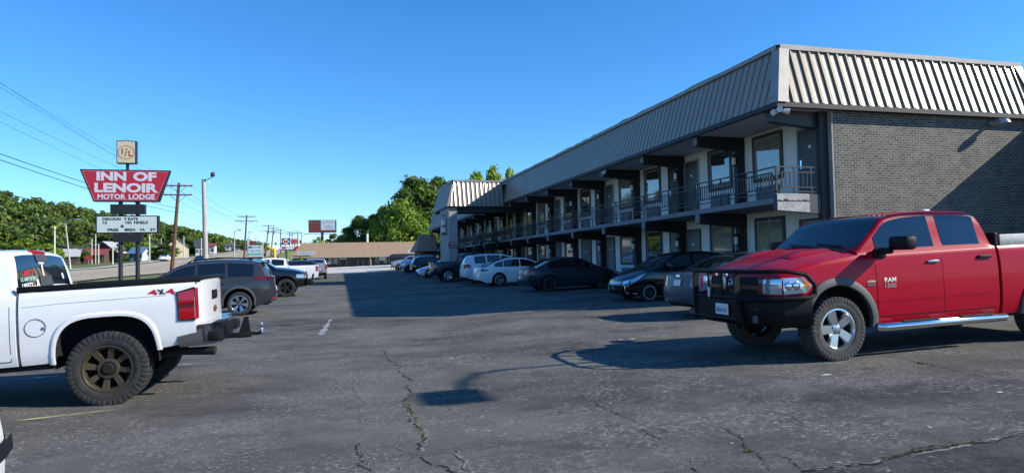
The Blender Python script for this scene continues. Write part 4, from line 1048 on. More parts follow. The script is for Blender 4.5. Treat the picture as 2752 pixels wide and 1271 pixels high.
# front: grille, bumper, guard
b = M(); vr.end([(-.60, .88), (.60, .88)], [(-.60, 1.17), (.60, 1.17)], False, .006, mb=b); gr = b.build('grille', BLACK, o, 40)
b = M()
vr.end([(-.62, 1.0), (.62, 1.0)], [(-.62, 1.055), (.62, 1.055)], False, .02, mb=b); vr.end([(-.035, .88), (.035, .88)], [(-.035, 1.17), (.035, 1.17)], False, .022, mb=b)
for sd in (1, -1): vr.end(*([[(.585, .86), (.655, .86)], [(.575, 1.18), (.645, 1.18)]] if sd > 0 else [[(-.655, .86), (-.585, .86)], [(-.645, 1.18), (-.575, 1.18)]]), False, .018, mb=b)
b.build('grille_bar', paint('dark_red_bar', (.10, .012, .012)), gr, 40)
for sd in (1, -1):    # amber corner of the lamp and reflector bowl
    b = M(); vr.side([(.36, 1.02), (.46, 1.04)], [(.30, 1.145), (.46, 1.07)], sd, .012, mb=b); b.build('turn_signal', AMBER, o, 40)
    b = M()
    for ss, z in ((.10, 1.05), (.22, 1.05)): p = vr.T(ss, sd*(vr.hw(ss, z)+.010), z); b.lathe([(.001, .012*sd), (.045, .01*sd), (.06, 0)], 16, 'y', 0, p)
    vr.side([(.03, 1.045), (.40, 1.05)], [(.03, 1.055), (.40, 1.06)], sd, .011, mb=b); b.build('headlight_reflector', CHROME, o, 40)
bm_ = M()
plan = [(-.20, 0), (-.20, .58), (-.12, .72), (.12, .99), (.50, 1.06), (.50, .90), (.10, .60), (.05, 0)]
def bump_slice(z, sc, dx): return [(X(s_+dx), y*sc, z) for s_, y in plan]
rows = []
for z, sc, dx in ((.50, .93, .09), (.56, .97, .03), (.70, 1., 0), (.84, 1.0, .0), (.88, .99, .02)):
    h = bump_slice(z, sc, dx)[:6]; rows.append([Vector((x, -y, zz)) for x, y, zz in h[::-1]]+[Vector(p) for p in h[1:]])
bm_.grid(rows, 0, False); bm_.add(rows[-1], [tuple(range(len(rows[-1])))]); bm_.add(rows[0], [tuple(range(len(rows[0])))[::-1]])
fb = bm_.build('front_bumper', BLACK, o, 30)
for sd in (1, -1):
    b = M(); b.rbox((X(-.195), sd*.78-.0*sd, .62), (.06, .15, .09), .01, rz=-sd*.5); b.build('fog_light', GREYPL, fb)
    b = M(); b.rbox((X(-.21), sd*.60, .76), (.05, .5, .012), .004); b.build('bumper_ridge', STEEL, fb)
g_ = M()
for sd in (1, -1):
    pl = [(X(-.30), .56), (X(-.33), .70), (X(-.33), 1.20), (X(-.27), 1.30), (X(-.20), 1.30), (X(-.25), 1.18), (X(-.25), .72), (X(-.20), .56)]
    g_.prism(pl, sd*.53-.022, sd*.53+.022, 'y')
    # headlamp loop
    L_ = [(X(-.28), sd*.55, 1.26), (X(-.16), sd*.80, 1.26), (X(.14), sd*1.03, 1.25), (X(.40), sd*1.09, 1.20), (X(.53), sd*1.09, 1.06), (X(.53), sd*1.08, .93), (X(.44), sd*1.09, .89), (X(.1), sd*1.02, .885), (X(-.16), sd*.80, .885), (X(-.28), sd*.55, .885)]
    g_.tube(L_, .03, 8)
for z, r in ((1.265, .03), (.90, .026), (.60, .028)): g_.tube([(X(-.285), -.53, z), (X(-.30), 0, z), (X(-.285), .53, z)], r, 8)
for y in (-.17, .17): g_.tube([(X(-.285), y, 1.26), (X(-.285), y, .9)], .016, 8)
gg = g_.build('grille_guard', BLACK, o, 35)
b = M(); b.span((X(-.305), -.52, .61), (X(-.285), .52, .87)); b.build('winch_plate', BLACK, gg)
b = M(); pc0 = (X(-.335), .22, .735)
b.rbox(pc0, (.012, .31, .155), .005, 0); b.build('license_plate', WHITEP, o)
b = M(); text_mb(b, '3B-A110', .24, .07, lambda u, v: (pc0[0]+.0085, pc0[1]+u, pc0[2]+v-.01), .012); text_mb(b, 'TEXAS', .10, .02, lambda u, v: (pc0[0]+.0085, pc0[1]+u, pc0[2]+v+.055), .008) if False else None
b.build('plate_lettering', PLATEBLUE, o)
b = M(); b.lathe([(.001, 0), (.06, 0), (.07, .015), (.05, .03)], 16, 'x', 0, (X(-.04), .05, 1.08)); b.build('grille_emblem', ALLOY, gr, 40)
b = M(); b.rbox((X(-.10), -.05, 1.19), (.03, .16, .06), .02); b.rbox((X(-.10), -.06, 1.08), (.03, .09, .20), .03); b.build('grille_ornament', ALLOY, gr, 40)
b = M(); b.rbox((X(-.32), -.12, .96), (.02, .04, .15), .01); b.build('tow_strap', WHITEP, gr, 40)
b = M(); b.rbox((X(-.10), -.26, 1.21), (.03, .04, .05), .01); b.build('marker_lamp', WHITEP, gr, 40)
# cab interior seen dimly is left to the glass; toolbox and bed rail
b = M(); b.rbox((X(4.70), 0, 1.525), (1.5, 1.9, .19), .02); tb = b.build('toolbox', mat('tread_plate', (.26, .265, .27), .45, .8, bump=.6, bscale=90), o, 30)
b = M(); b.rbox((X(3.875), .0, 1.55), (.07, 1.92, .2), .02); b.build('cab_guard', BLACK, o)

# --- white lifted pickup, foreground left
S = pickup(WHT, L=5.75, W=2.03, H=1.88, cab=3.82, R=.42, tw=.30, rr=.278, rim='spoke8', rimm=BRONZE, knobby=44, tyre=RUBBER, Ra=.535, zc=.46, an=3.2, ah=1.07, fo=.95, wb=3.77, tonneau=True, glass=GLASS,
  zb=[(0, .5), (3.0, .53), (3.8, .535), (4.2, .54), (5.3, .61), (5.75, .67)], zsh=[(0, 1.10), (1.45, 1.30), (3.82, 1.33)], zbed=[(3.82, 1.36), (5.75, 1.38)],
  canopy=[(1.36, 1.36), (1.72, 1.63), (2.02, 1.78), (2.4, 1.87), (2.9, 1.90), (3.58, 1.89), (3.70, 1.84), (3.80, 1.34)], tum=.33, bowr=.06, rwk=.86, doors=[(1.58, 2.77, .50, (2.58, 1.1)), (2.78, 3.76, .60, (3.40, 1.12))],
  tl=dict(side=([(5.525, .93), (5.75, .93)], [(5.505, 1.255), (5.75, 1.30)]), end=([(.90, .93), (1.014, .93)], [(.90, 1.30), (1.014, 1.30)])), handle=CHROME)
vw = veh('white_pickup', 'white lifted pickup with black bed cover and red 4x4 lettering', S, (-2.50, 8.80, .0), (1, 1), PI, pitch=.040); o = vw.o
X = lambda s: vw.x0-s
cv = [c for c in o.children if c.name.startswith('bed_cover')][0]
b = M()
b.rbox((X(4.79), 0, 1.405), (1.90, 1.90, .035), .015); b.build('cover_panel', mat('vinyl_cover', (.016, .016, .017), .5, bump=.25, bscale=60), cv, 40)
for sd in (1, -1):
    b = M(); b.rbox((X(4.79), sd*.945, 1.40), (1.93, .06, .07), .015); b.build('cover_rail', BLACK, cv, 40)
b = M(); b.rbox((X(5.70), 0, 1.415), (.12, 1.84, .05), .02); b.build('cover_rear_rail', BLACK, cv, 40)
b = M(); vw.arch_trim(b, vw.fo+vw.wb, 1, .535, .585, .006, True, -.0, PI); b.build('arch_lip', WHT, o, 60)
b = M()      # red-and-dark 4x4 decal on the bedside
for txt, c, wdt, mi in (('4', 5.235, .095, 0), ('x', 5.33, .07, 1), ('4', 5.425, .095, 0)):
    text_mb(b, txt, wdt*1.15, .066, lambda u, v, c=c: vw.T(c+u+v*-.35, vw.hw(c+u, 1.275+v, True)+.005, 1.275+v), .03, mi)
b.build('decal', [mat('decal_red', (.45, .012, .02), .4), DARKT], o)
b = M(); ss, z0 = 4.02, .96; r = .10     # fuel door
ring = [(ss+r*math.cos(a*PI/16)*1.05, z0+r*math.sin(a*PI/16)) for a in range(33)]
b.tube([vw.T(s_, vw.hw(s_, z, True)+.003, z) for s_, z in ring], .0045, 5); b.rbox((X(ss+.085), vw.hw(ss, z0, True)+.006, z0-.01), (.04, .012, .03), .006); b.build('fuel_door', mat('seam_grey', (.20, .21, .23), .6), o)
# stamped bedside shoulder and door seam strips
b = M(); vw.side([(3.9, 1.20), (4.3, 1.22), (5.4, 1.235)], [(3.9, 1.21), (4.3, 1.23), (5.4, 1.245)], 1, .006, 24, 2, True, b); b.build('bedside_crease', WHT, o, 60)
# third brake light, rear window slider, stickers
W_ = lambda t, u, off: vw.canopy_top(t, u)[0]+Vector((-.021-off, 0, .006))
tA, tB = vw.cl[6], vw.cl[-1]; tm = lambda f: tA+(tB-tA)*f
b = M(); b.rbox((X(3.685), 0, 1.855), (.08, .36, .055), .015); b.build('brake_light', REDLENS, o, 40)
def wpanel(u0, u1, f0, f1, off, n=6): 
    return [[W_(tm(f0+(f1-f0)*i/3), u0+(u1-u0)*j/n, off) for j in range(n+1)] for i in range(4)]
b = M(); b.grid(wpanel(.20, -.20, .06, .30, -.008)); b.grid(wpanel(.20, -.20, .62, .84, -.008)); b.build('window_slider_frame', mat('slider_grey', (.06, .06, .062), .5), o)
b = M()
def wtext(t, w_, h_, u, f, bold=.02, mi=0):
    text_mb(b, t, w_, h_, lambda a, c: W_(tm(f-c/.47), u-a/.86, -.010), bold, mi)
SM = [WHITELET, mat('sticker_teal', (.35, .62, .55), .5), mat('sticker_red', (.5, .03, .04), .5), mat('sticker_cream', (.72, .62, .46), .5)]
for a_ in (('T', .17, .17, .06, .45, .03, 3), ('U.S. ARMY RETIRED', .42, .04, .55, .66, .02, 1), ('LIBERTY', .28, .05, .60, .80, .02, 0), ('LIBERTY', .30, .045, .55, .53, .03, 2), ('&', .09, .09, .28, .78, .02, 0), ('o', .06, .07, -.62, .62, .05, 0)):
    b = M(); wtext(*a_[:6]); b.build('window_sticker', SM[a_[6]], o)
for t in [c for c in o.children if c.name.startswith('taillight')]:
    sd = 1 if sum(v.co.y for v in t.data.vertices) > 0 else -1
    b = M(); vw.side([(5.52, 1.07), (5.75, 1.075)], [(5.52, 1.12), (5.75, 1.13)], sd, .011, bed=True, mb=b); b.build('lens_band', DREDLENS, t, 40)
    b = M(); fr_ = [vw.T(s_, sd*(vw.hw(s_, z, True)+.008), z) for s_, z in ((5.755, 1.305), (5.503, 1.258), (5.523, .925), (5.755, .925))]; b.tube(fr_, .012, 6); b.build('lamp_bezel', BLACK, t, 40)
# tailgate handle, emblem, bumper, hitch, exhaust
b = M(); b.rbox((X(5.757), .0, 1.18), (.03, .34, .12), .015); b.build('tailgate_handle', BLACK, o, 40)
b = M(); b.rbox((X(5.757), .0, .99), (.02, .20, .05), .008); b.rbox((X(5.757), .0, .99), (.021, .07, .09), .008); b.build('tailgate_emblem', mat('emblem_gold', (.16, .11, .05), .4, .5), o, 40)
b = M(); text_mb(b, 'Silverado', .26, .03, lambda u, v: (X(5.76)-.004, -(u-.62)*1, .80+v), .01); b.build('tailgate_lettering', STEEL, o)
b = M()
pr_ = [(.60, .97, 5.62), (.66, 1.0, 5.60), (.84, 1.0, 5.60), (.855, .98, 5.63)]
rows = []
for z, yy, sf in pr_:
    pts = [(X(sf-.12), yy), (X(sf+.16), yy), (X(sf+.27), yy-.14), (X(sf+.30), yy-.3)]
    rows.append([Vector((x, -y, z)) for x, y in pts]+[Vector((x, y, z)) for x, y in pts[::-1]])
b.grid(rows, 0, False); b.add(rows[-1], [tuple(range(8))]); b.add(rows[0], [tuple(range(8))[::-1]])
bp_ = b.build('rear_bumper', mat('bumper_chrome', (.55, .57, .60), .14, 1.), o, 30)
b = M()
for sd in (1, -1): 
    b.rbox((X(5.87), sd*.79, .70), (.16, .30, .13), .03)
    b.rbox((X(5.905), sd*.60, .848), (.12, .5, .02), .006)
b.rbox((X(5.92), 0, .72), (.06, .5, .14), .02); b.build('bumper_step', BLACK, bp_, 40)
b = M(); b.rbox((X(6.02), 0, .60), (.34, .065, .065), .008); b.prism([(X(6.02), .56), (X(6.20), .56), (X(6.17), .84), (X(6.12), .84)], -.03, .03, 'y'); b.tube([(X(6.15), 0, .62), (X(6.28), 0, .60), (X(6.34), 0, .62)], .022, 8); ht = b.build('tow_hitch', BLACK, o, 40)
b = M(); b.lathe([(.001, .05), (.02, .045), (.027, .02), (.02, -.005), (.014, -.03), (.02, -.04), (.02, -.09), (.001, -.09)], 14, 'z', 0, (X(6.34), 0, .70)); b.build('hitch_ball', CHROME, ht, 40)
b = M(); b.tube([(X(5.0), .62, .50), (X(5.45), .70, .52), (X(5.86), .78, .505)], [.04, .045, .055], 12); b.build('exhaust_pipe', mat('exhaust_dark', (.03, .026, .024), .6, .4), o, 40)
# --- white vehicle whose tail corner pokes into the lower left
S = suv(WHT2, L=4.9, W=1.95, H=1.75, tl=dict(side=([(4.68, .86), (4.89, .86)], [(4.68, .98), (4.89, 1.02)]), end=([(.55, .86), (.93, .86)], [(.55, 1.0), (.93, 1.02)]), mat=GLASS))
ve = veh('white_suv', 'white car tail with smoked lamp cut off at the lower left corner', S, onlot(-2.59, 4.14), (1, -1), PI)
b = M(); ve.end([(-.96, .66), (.96, .66)], [(-.96, .74), (.96, .74)], True, .03, mb=b); ve.side([(4.4, .69), (4.9, .66)], [(4.4, .73), (4.9, .74)], -1, .03, mb=b); b.build('bumper_trim', BLACK, ve.o, 40)

# --- grey suv behind the white pickup
S = suv(GREYM, L=4.91, W=1.97, H=1.79, R=.375, rr=.265, rim='star6', fo=.90, wb=2.96, Ra=.47, zc=.40, tw=.25, mirrorm=BLACK, wtrim=True,
  tl=dict(side=([(4.30, 1.13), (4.9, 1.10)], [(4.30, 1.22), (4.9, 1.23)]), end=([(.25, 1.12), (.94, 1.11)], [(.25, 1.20), (.94, 1.23)]), mat=DREDLENS))
vj = veh('grey_suv', 'dark grey suv with black roof rails behind the white pickup', S, onlot(-2.75, 22.5), (1, 1), PI)
b = M()
for sd in (1, -1): b.tube([vj.T(ss, sd*.62, vj.zr(ss)+dz) for ss, dz in ((2.3, -.03), (2.45, .035), (3.2, .045), (4.05, .045), (4.2, -.02))], .02, 6)
b.build('roof_rail', BLACK, vj.o, 40)
b = M(); rows = []
for i in range(9):
    t = vj.cl[2]+.1+(vj.cl[6]-vj.cl[2]-.1)*i/8; rows.append([vj.canopy_top(t, .8*(1-j/4))[0]+Vector((0, 0, .006)) for j in range(9)])
b.grid(rows); b.build('roof_panel', BLK, vj.o, 40)
b = M(); b.rbox((vj.x0-4.55, 0, 1.66), (.34, 1.30, .035), .015); b.build('spoiler', BLK, vj.o, 40)
for sd in (1, -1):
    for ax in vj.axles: b = M(); vj.arch_trim(b, ax, sd, .465, .53, .012); b.build('arch_cladding', GREYPL, vj.o, 40)
for y0, y1 in ((-.9, -.45), (.45, .9)): b = M(); vj.end([(y0, .50), (y1, .50)], [(y0, .545), (y1, .545)], True, .02, mb=b); b.build('reflector', REDLENS, vj.o)
# --- black off-road pickup, nose out
S = pickup(BLK, L=5.4, W=1.98, H=1.85, cab=3.6, R=.42, rim='spoke5', rimm=DALLOY, knobby=30, Ra=.53, zc=.46, glass=GLASS)
vb = veh('black_pickup', 'black off-road pickup parked nose out beside the grey suv', S, onlot(-2.0, 33.2), (0, -1), 0)
b = M(); b.rbox((vb.x0+.12, 0, .68), (.3, 1.9, .26), .05); b.tube([(vb.x0+.22, -.5, .75), (vb.x0+.27, -.42, 1.02), (vb.x0+.27, .42, 1.02), (vb.x0+.22, .5, .75)], .04, 8); b.build('front_bumper', BLACK, vb.o, 40)
b = M(); b.rbox((vb.x0+.24, -.25, .86), (.1, .26, .14), .04); b.rbox((vb.x0+.28, .2, .70), (.05, .16, .12), .03); b.build('winch', ALLOY, vb.o, 40)
b = M(); b.rbox((vb.x0-.03, -.60, 1.14), (.06, .22, .12), .05); b.build('grille_ornament', mat('copper_orange', (.55, .20, .08), .5), vb.o, 40)
b = M(); text_mb(b, 'Y', .14, .16, lambda u, v: (vb.x0+.03, -.72+u, 1.24+v), .05); b.build('sticker', WHITELET, vb.o)
# --- white work pickup, dark tailed car, far pickup
S = pickup(WHT2, L=5.9, W=2.02, H=1.92, cab=3.9, R=.41, rim='spoke5', rimm=DALLOY, Ra=.5, zc=.43)
v2 = veh('white_pickup', 'plain white pickup parked beyond the black off-road pickup', S, onlot(-2.1, 47.5), (1, 1), PI)
b = M(); b.rbox((v2.x0-5.98, 0, .72), (.16, 1.9, .2), .04); b.build('rear_bumper', BLACK, v2.o)
for sd in (1, -1):
    b = M(); b.rbox((v2.x0-1.6, sd*1.25, 1.55), (.12, .24, .34), .05); b.build('tow_mirror', BLACK, v2.o, 40)
S = suv(NAVY, L=4.5, W=1.85, H=1.72)
v3 = veh('navy_suv', 'dark navy suv with colourful decals between two white pickups', S, onlot(-1.75, 55.5), (1, 1), PI)
b = M(); b.rbox((v3.x0-4.52, .2, .98), (.03, .5, .08), .02, 0); b.rbox((v3.x0-4.52, -.35, .98), (.03, .3, .3), .02, 1); b.rbox((v3.x0-4.54, -.35, .98), (.03, .15, .15), .02, 0); b.build('decal', [WHITELET, mat('decal_pink', (.55, .04, .10), .5)], v3.o)
S = pickup(SILV, L=5.6, W=1.98, H=1.86, cab=3.7, rim='spoke5', rwk=.8, tl=dict(side=([(5.35, .95), (5.595, .95)], [(5.35, 1.3), (5.595, 1.3)]), end=([(.80, .90), (.985, .90)], [(.80, 1.30), (.985, 1.30)])))
v4 = veh('silver_pickup', 'silver white pickup seen from behind, facing the tan office', S, onlot(-.25, 62.5), (1, -1), PI/2)
b = M(); b.rbox((v4.x0-5.66, 0, .68), (.16, 1.9, .2), .04); b.build('rear_bumper', CHROME, v4.o)
b = M(); b.rbox((v4.x0-5.61, 0, 1.12), (.02, .28, .12), .01); b.build('tailgate_emblem', BLACK, v4.o)
# --- right row, along the motel
S = sedan(SLATE, L=4.82, W=1.83, H=1.47, rim='multi10', tl=dict(side=([(4.50, .82), (4.80, .74)], [(4.50, .94), (4.80, .98)]), end=([(.52, .74), (.84, .72)], [(.52, .95), (.84, .975)])), plate=.82)
v5 = veh('slate_sedan', 'slate blue sedan parked nose in behind the red pickup', S, onlot(8.95, 13.15), (1, -1), 0)
b = M(); v5.end([(-.09, .955), (.09, .955)], [(-.09, 1.005), (.09, 1.005)], True, .012, 4, 2, mb=b); b.build('emblem', CHROME, v5.o, 40)
b = M(); v5.end([(-.2, .74), (.2, .74)], [(-.2, .90), (.2, .90)], True, .009, mb=b); b.build('plate_recess', CHARC, v5.o, 40)
S = sedan(BLK, L=4.25, W=1.68, H=1.52, fo=.86, wb=2.55, R=.285, tw=.18, rr=.19, rim='steel', rimm=DALLOY, glass=GLASS2, sglass=GLASS2,
  zsh=[(0, .66), (.15, .76), (.5, .88), (1.1, 1.0), (2., 1.02), (3.2, 1.06), (4.0, 1.10), (4.25, 1.08)], canopy=[(.98, 1.02), (1.5, 1.28), (1.95, 1.45), (2.4, 1.52), (2.9, 1.52), (3.4, 1.46), (3.85, 1.38), (4.15, 1.12)], nose=[(.2, .10), (.35, .02), (.5, 0), (.62, .03), (.85, .10), (1., .2)],
  win=[(1.52, 2.42), (2.52, 3.2), (3.25, 3.6)], doors=[(1.3, 2.46, .3, (2.28, .90)), (2.47, 3.4, .3, (3.2, .92))], mirror=(1.55, 1.03, (.15, .2, .15)), mirrorm=BLK, ws=None, rw=None,
  hl=dict(side=([(.03, .60), (.35, .72), (.74, .88)], [(.03, .72), (.4, .84), (.74, .895)]), end=([(.52, .56), (.76, .60)], [(.52, .66), (.76, .72)])), tl=dict(side=([(4.0, .9), (4.24, .86)], [(4.0, 1.0), (4.24, 1.06)])), grille=([(-.5, .30), (.5, .30)], [(-.5, .60), (.5, .60)]))
vm_ = Veh({k: v for k, v in S.items()}); S['ws'] = (vm_.cl[0]+.06, vm_.cl[2]-.02); S['rw'] = (vm_.cl[6]+.05, vm_.cl[-1]-.08)
v6 = veh('black_hatchback', 'black small car with chrome nose trim, parked nose out', S, (9.65, 19.0, .22), (0, 1), PI)
b = M()
for z in (.56, .60, .635): v6.end([(-.46, z), (.46, z)], [(-.46, z+.012), (.46, z+.012)], False, .014, mb=b)
for sd in (1, -1):
    for L_ in ([(.48, .60), (.62, .54), (.66, .50), (.62, .36), (.70, .29)],):
        b.tube([v6.T(0.0, sd*y, z)+Vector((.012, 0, 0)) for y, z in L_]+[v6.T(.24, sd*(v6.hw(.24, .27)+.012), .27)], .016, 6)
b.build('grille_trim', CHROME, v6.o, 40)
b = M(); v6.end([(-.15, .40), (.15, .40)], [(-.15, .50), (.15, .50)], False, .02, 2, 1, mb=b); b.build('license_plate', mat('front_tag', (.12, .12, .125), .5), v6.o)
b = M(); b.rbox((v6.x0-4.08, 0, 1.44), (.42, 1.16, .04), .018); b.build('spoiler', BLK, v6.o, 40)
b = M()
for a in v6.axles:
    for sd in (1, -1): b.lathe([(.186, 0), (.20, .006), (.212, .0)], 40, 'y', 0, (v6.x0-a, sd*(v6.W2-.012), v6.R)) if a == v6.axles[0] else None
b.build('wheel_ring', mat('whitewall_ring', (.42, .38, .35), .7), v6.o, 40)
S = sedan(CHARC, L=4.6, W=1.82, H=1.44, R=.325, rim='spoke5', rimm=DALLOY, glass=GLASS, tl=dict(side=([(4.28, .78), (4.58, .74)], [(4.30, .90), (4.58, .97)]), end=([(.5, .73), (.85, .72)], [(.5, .93), (.85, .96)])))
v7 = veh('charcoal_sedan', 'charcoal blue sedan with black wheels, parked nose in at the motel', S, onlot(9.0, 26.8), (1, -1), 0)
b = M(); v7.end([(-.9, .30), (.9, .30)], [(-.9, .325), (.9, .325)], True, .02, mb=b); b.build('bumper_trim', CHROME, v7.o); b = M(); v7.side([(1.6, .36), (3.2, .38)], [(1.6, .375), (3.2, .395)], -1, .01, mb=b); b.build('lower_trim', CHROME, v7.o)
S = sedan(WHT2, L=4.93, W=1.86, H=1.46, R=.335, rr=.225, rim='multi10', tl=dict(side=([(4.42, .82), (4.9, .80)], [(4.42, .88), (4.9, .94)]), end=([(.52, .82), (.84, .81)], [(.52, .90), (.84, .93)]), mat=DREDLENS),
  canopy=[(1.18, .93), (1.7, 1.19), (2.15, 1.385), (2.7, 1.46), (3.3, 1.44), (3.85, 1.31), (4.3, 1.12), (4.62, 1.0)], win=[(1.72, 2.6), (2.66, 3.5), (3.54, 4.0)])
v8 = veh('white_sedan', 'white sedan with silver wheels beside the charcoal sedan', S, onlot(8.46, 33.4), (1, -1), 0)
b = M(); v8.end([(-.75, .24), (.75, .24)], [(-.75, .36), (.75, .36)], True, .012, mb=b); b.build('diffuser', BLACK, v8.o, 40)
S = suv(PEARL, L=4.77, W=1.84, H=1.72, rim='multi10', tl=dict(side=([(4.42, .92), (4.76, .95)], [(4.42, 1.12), (4.76, 1.16)]), end=([(.60, .88), (.88, .95)], [(.60, 1.10), (.88, 1.16)])), win=[(1.72, 2.5), (2.58, 3.35), (3.44, 4.1)])
v9 = veh('white_suv', 'pearl white suv between the white sedan and the navy pickup', S, onlot(8.3, 36.9), (1, -1), 0)
b = M()
for sd in (1, -1): b.tube([v9.T(ss, sd*.6, v9.zr(ss)+dz) for ss, dz in ((2.3, -.02), (2.5, .03), (4.0, .035), (4.2, -.02))], .018, 6)
b.build('roof_rail', BLACK, v9.o, 40)
S = pickup(NAVY, L=5.5, W=1.95, H=1.82, cab=3.75, R=.39, rim='spoke5', rimm=ALLOY)
v10 = veh('navy_pickup', 'dark navy pickup backed out in front of the canopy pier', S, onlot(7.3, 42.0), (1, -1), 0)
b = M(); b.rbox((v10.x0-5.56, 0, .62), (.16, 1.84, .2), .04); b.build('rear_bumper', STEEL, v10.o)
S = sedan(WHT2, L=4.6, W=1.8, H=1.42, rim='spoke5', rimm=DALLOY)
v11 = veh('white_sedan', 'white sedan with its nose pointing out past the navy pickup', S, onlot(7.45, 51.8), (0, 1), PI)
S = suv(BLK, L=4.5, W=1.82, H=1.68, rim='multi10')
v12 = veh('black_suv', 'black suv parked nose in, second from the silver pickups', S, onlot(8.1, 60.5), (1, -1), 0)
S = pickup(SILV, L=5.6, W=1.98, H=1.86, rim='spoke5', rimm=DALLOY)
v13 = veh('silver_pickup', 'silver pickup parked nose out next to the black suv', S, onlot(8.1, 70.5), (0, 1), PI)
S = pickup(SILV, L=5.6, W=1.98, H=1.86, rim='spoke5', rimm=DALLOY)
v14 = veh('silver_pickup', 'silver pickup farthest along the motel row under the blue canopy', S, onlot(8.4, 84), (0, 1), PI)
# blue canopy over the far pickups
cv = thing('blue_canopy', 'long navy blue canopy on thin posts behind the silver pickups', 'canopy', (0, 0, 0))
a, b_ = atY(1047, 693, 88), atY(1160, 693, 88); zt = atY(1100, 682, 88).z; zl_ = a.z
b = MB()
rows = []
for x0, x1, z in ((a.x, b_.x, zl_), (a.x+.1, b_.x-.2, zl_+.2), (a.x+.5, b_.x-.5, zt), ): rows.append([(x0, 87, z), (x1, 87, z), (x1, 91, z), (x0, 91, z), (x0, 87, z)])
b.grid(rows); b.add([rows[-1][k] for k in range(4)], [(0, 1, 2, 3)]); b.build('canopy_cover', mat('navy_fabric', (.012, .02, .055), .7), cv)
for x in (a.x+.4, (a.x+b_.x)/2, b_.x-.4):
    for y in (87.2, 90.8):
        b = MB(); b.tube([(x, y, zlot(x, y)), (x, y, zl_+.1)], .04, 6); b.build('post', STEEL, cv)
# ------------------------------------------------------------------ motel pylon sign
DKFR = mat('sign_frame_dark', (.012, .013, .018), .5); SRED = mat('sign_red', (.42, .012, .035), .4, var=.05); SCREAM = mat('sign_cream', (.56, .50, .33), .45)
SLET = mat('sign_letter', (.58, .57, .62), .5); SLINE = mat('sign_thin_line', (.55, .30, .32), .5); SRED2 = mat('sign_rust_red', (.36, .05, .025), .5); SBOARD = mat('message_board_face', (.60, .70, .66), .35)
YS_ = 44.6
z8 = lambda x, y: atY(180+x/3.306, 360+y/3.306, YS_)
sign = thing('motel_sign', 'red and white INN OF LENOIR motel pylon sign with changeable letter board', 'sign', (0, 0, 0))
tl, tr, br_, bl = z8(112, 312), z8(915, 326), z8(815, 605), z8(232, 598)
tl.z = tr.z = (tl.z+tr.z)/2; bl.z = br_.z = (bl.z+br_.z)/2
TH_ = .42
b = MB(); b.prism([(tl.x, tl.z), (tr.x, tr.z), (br_.x, br_.z), (bl.x, bl.z)], YS_, YS_+TH_, 'y'); pn = b.build('name_panel', DKFR, sign)
def inset(k): 
    cx, cz = (tl.x+tr.x+bl.x+br_.x)/4, (tl.z+bl.z)/2
    w_t, w_b, h = (tr.x-tl.x)/2, (br_.x-bl.x)/2, (tl.z-bl.z)/2
    return [(cx-w_t+k*1.25, cz+h-k), (cx+w_t-k*1.25, cz+h-k), (cx+w_b-k*.95, cz-h+k), (cx-w_b+k*.95, cz-h+k)]
b = MB(); b.poly([(x, YS_-.004, z) for x, z in inset(.06)][::-1]); b.build('panel_face', SRED, pn)
b = MB(); i0, i1 = inset(.10), inset(.115)
for k in range(4): q = (k+1) % 4; b.poly([(i0[k][0], YS_-.007, i0[k][1]), (i1[k][0], YS_-.007, i1[k][1]), (i1[q][0], YS_-.007, i1[q][1]), (i0[q][0], YS_-.007, i0[q][1])])
b.build('panel_outline', SLINE, pn)
b = MB()
for t, (x0, y0, x1, y1), bo in (('INN', (262, 338, 528, 415), .05), ('OF', (588, 342, 795, 420), .05), ('LENOIR', (242, 440, 812, 520), .05), ('MOTOR', (270, 535, 522, 580), .04), ('LODGE', (548, 535, 782, 582), .04)):
    a_, c_ = z8(x0, y1), z8(x1, y0); cx, cz = (a_.x+c_.x)/2, (a_.z+c_.z)/2
    text_mb(b, t, c_.x-a_.x, c_.z-a_.z, lambda u, v: (cx+u, YS_-.012, cz+v), bo)
b.build('lettering', SLET, pn)
# shield
s0, s1 = z8(440, 262), z8(612, 62); sx0, sx1, sz0, sz1 = s0.x, s1.x, s0.z, s1.z; sw = sx1-sx0
top = [(sx0+sw*f, sz1+sw*.09*g) for f, g in ((0, 0), (.12, -.35), (.3, -.1), (.42, .25), (.5, .3), (.58, .25), (.7, -.1), (.88, -.35), (1, 0))]
b = MB(); b.prism(top[::-1]+[(sx0, sz0), (sx1, sz0)], YS_-.02, YS_+TH_, 'y'); sh = b.build('shield_panel', DKFR, sign)
cxs, czs = (sx0+sx1)/2, (sz0+sz1)/2
b = MB(); b.poly([(cxs+(x-cxs)*.92, YS_-.024, czs+(z-czs)*.93) for x, z in top[::-1]+[(sx0, sz0), (sx1, sz0)]][::-1]); b.build('shield_face', SCREAM, sh)
b = MB(); n = 40
ring = [[(cxs+r*sw*math.cos(2*PI*k/n), YS_-.03, czs-.03+r*sw*.92*math.sin(2*PI*k/n)) for k in range(n+1)] for r in (.405, .435)]
b.grid(ring)
text_mb(b, 'I', sw*.07, sw*.33, lambda u, v: (cxs-sw*.2+u, YS_-.03, czs+sw*.03+v), .02); text_mb(b, 'L', sw*.2, sw*.33, lambda u, v: (cxs+sw*.22+u, YS_-.03, czs-sw*.09+v), .03); text_mb(b, '/', sw*.16, sw*.48, lambda u, v: (cxs-.01+u, YS_-.03, czs-sw*.03+v), .01)
b.build('emblem', SRED2, sh)
b = MB(); b.tube([(cxs+.02, YS_+.2, tl.z), (cxs+.02, YS_+.2, sz0)], .09, 10); b.build('shield_post', DKFR, sign)
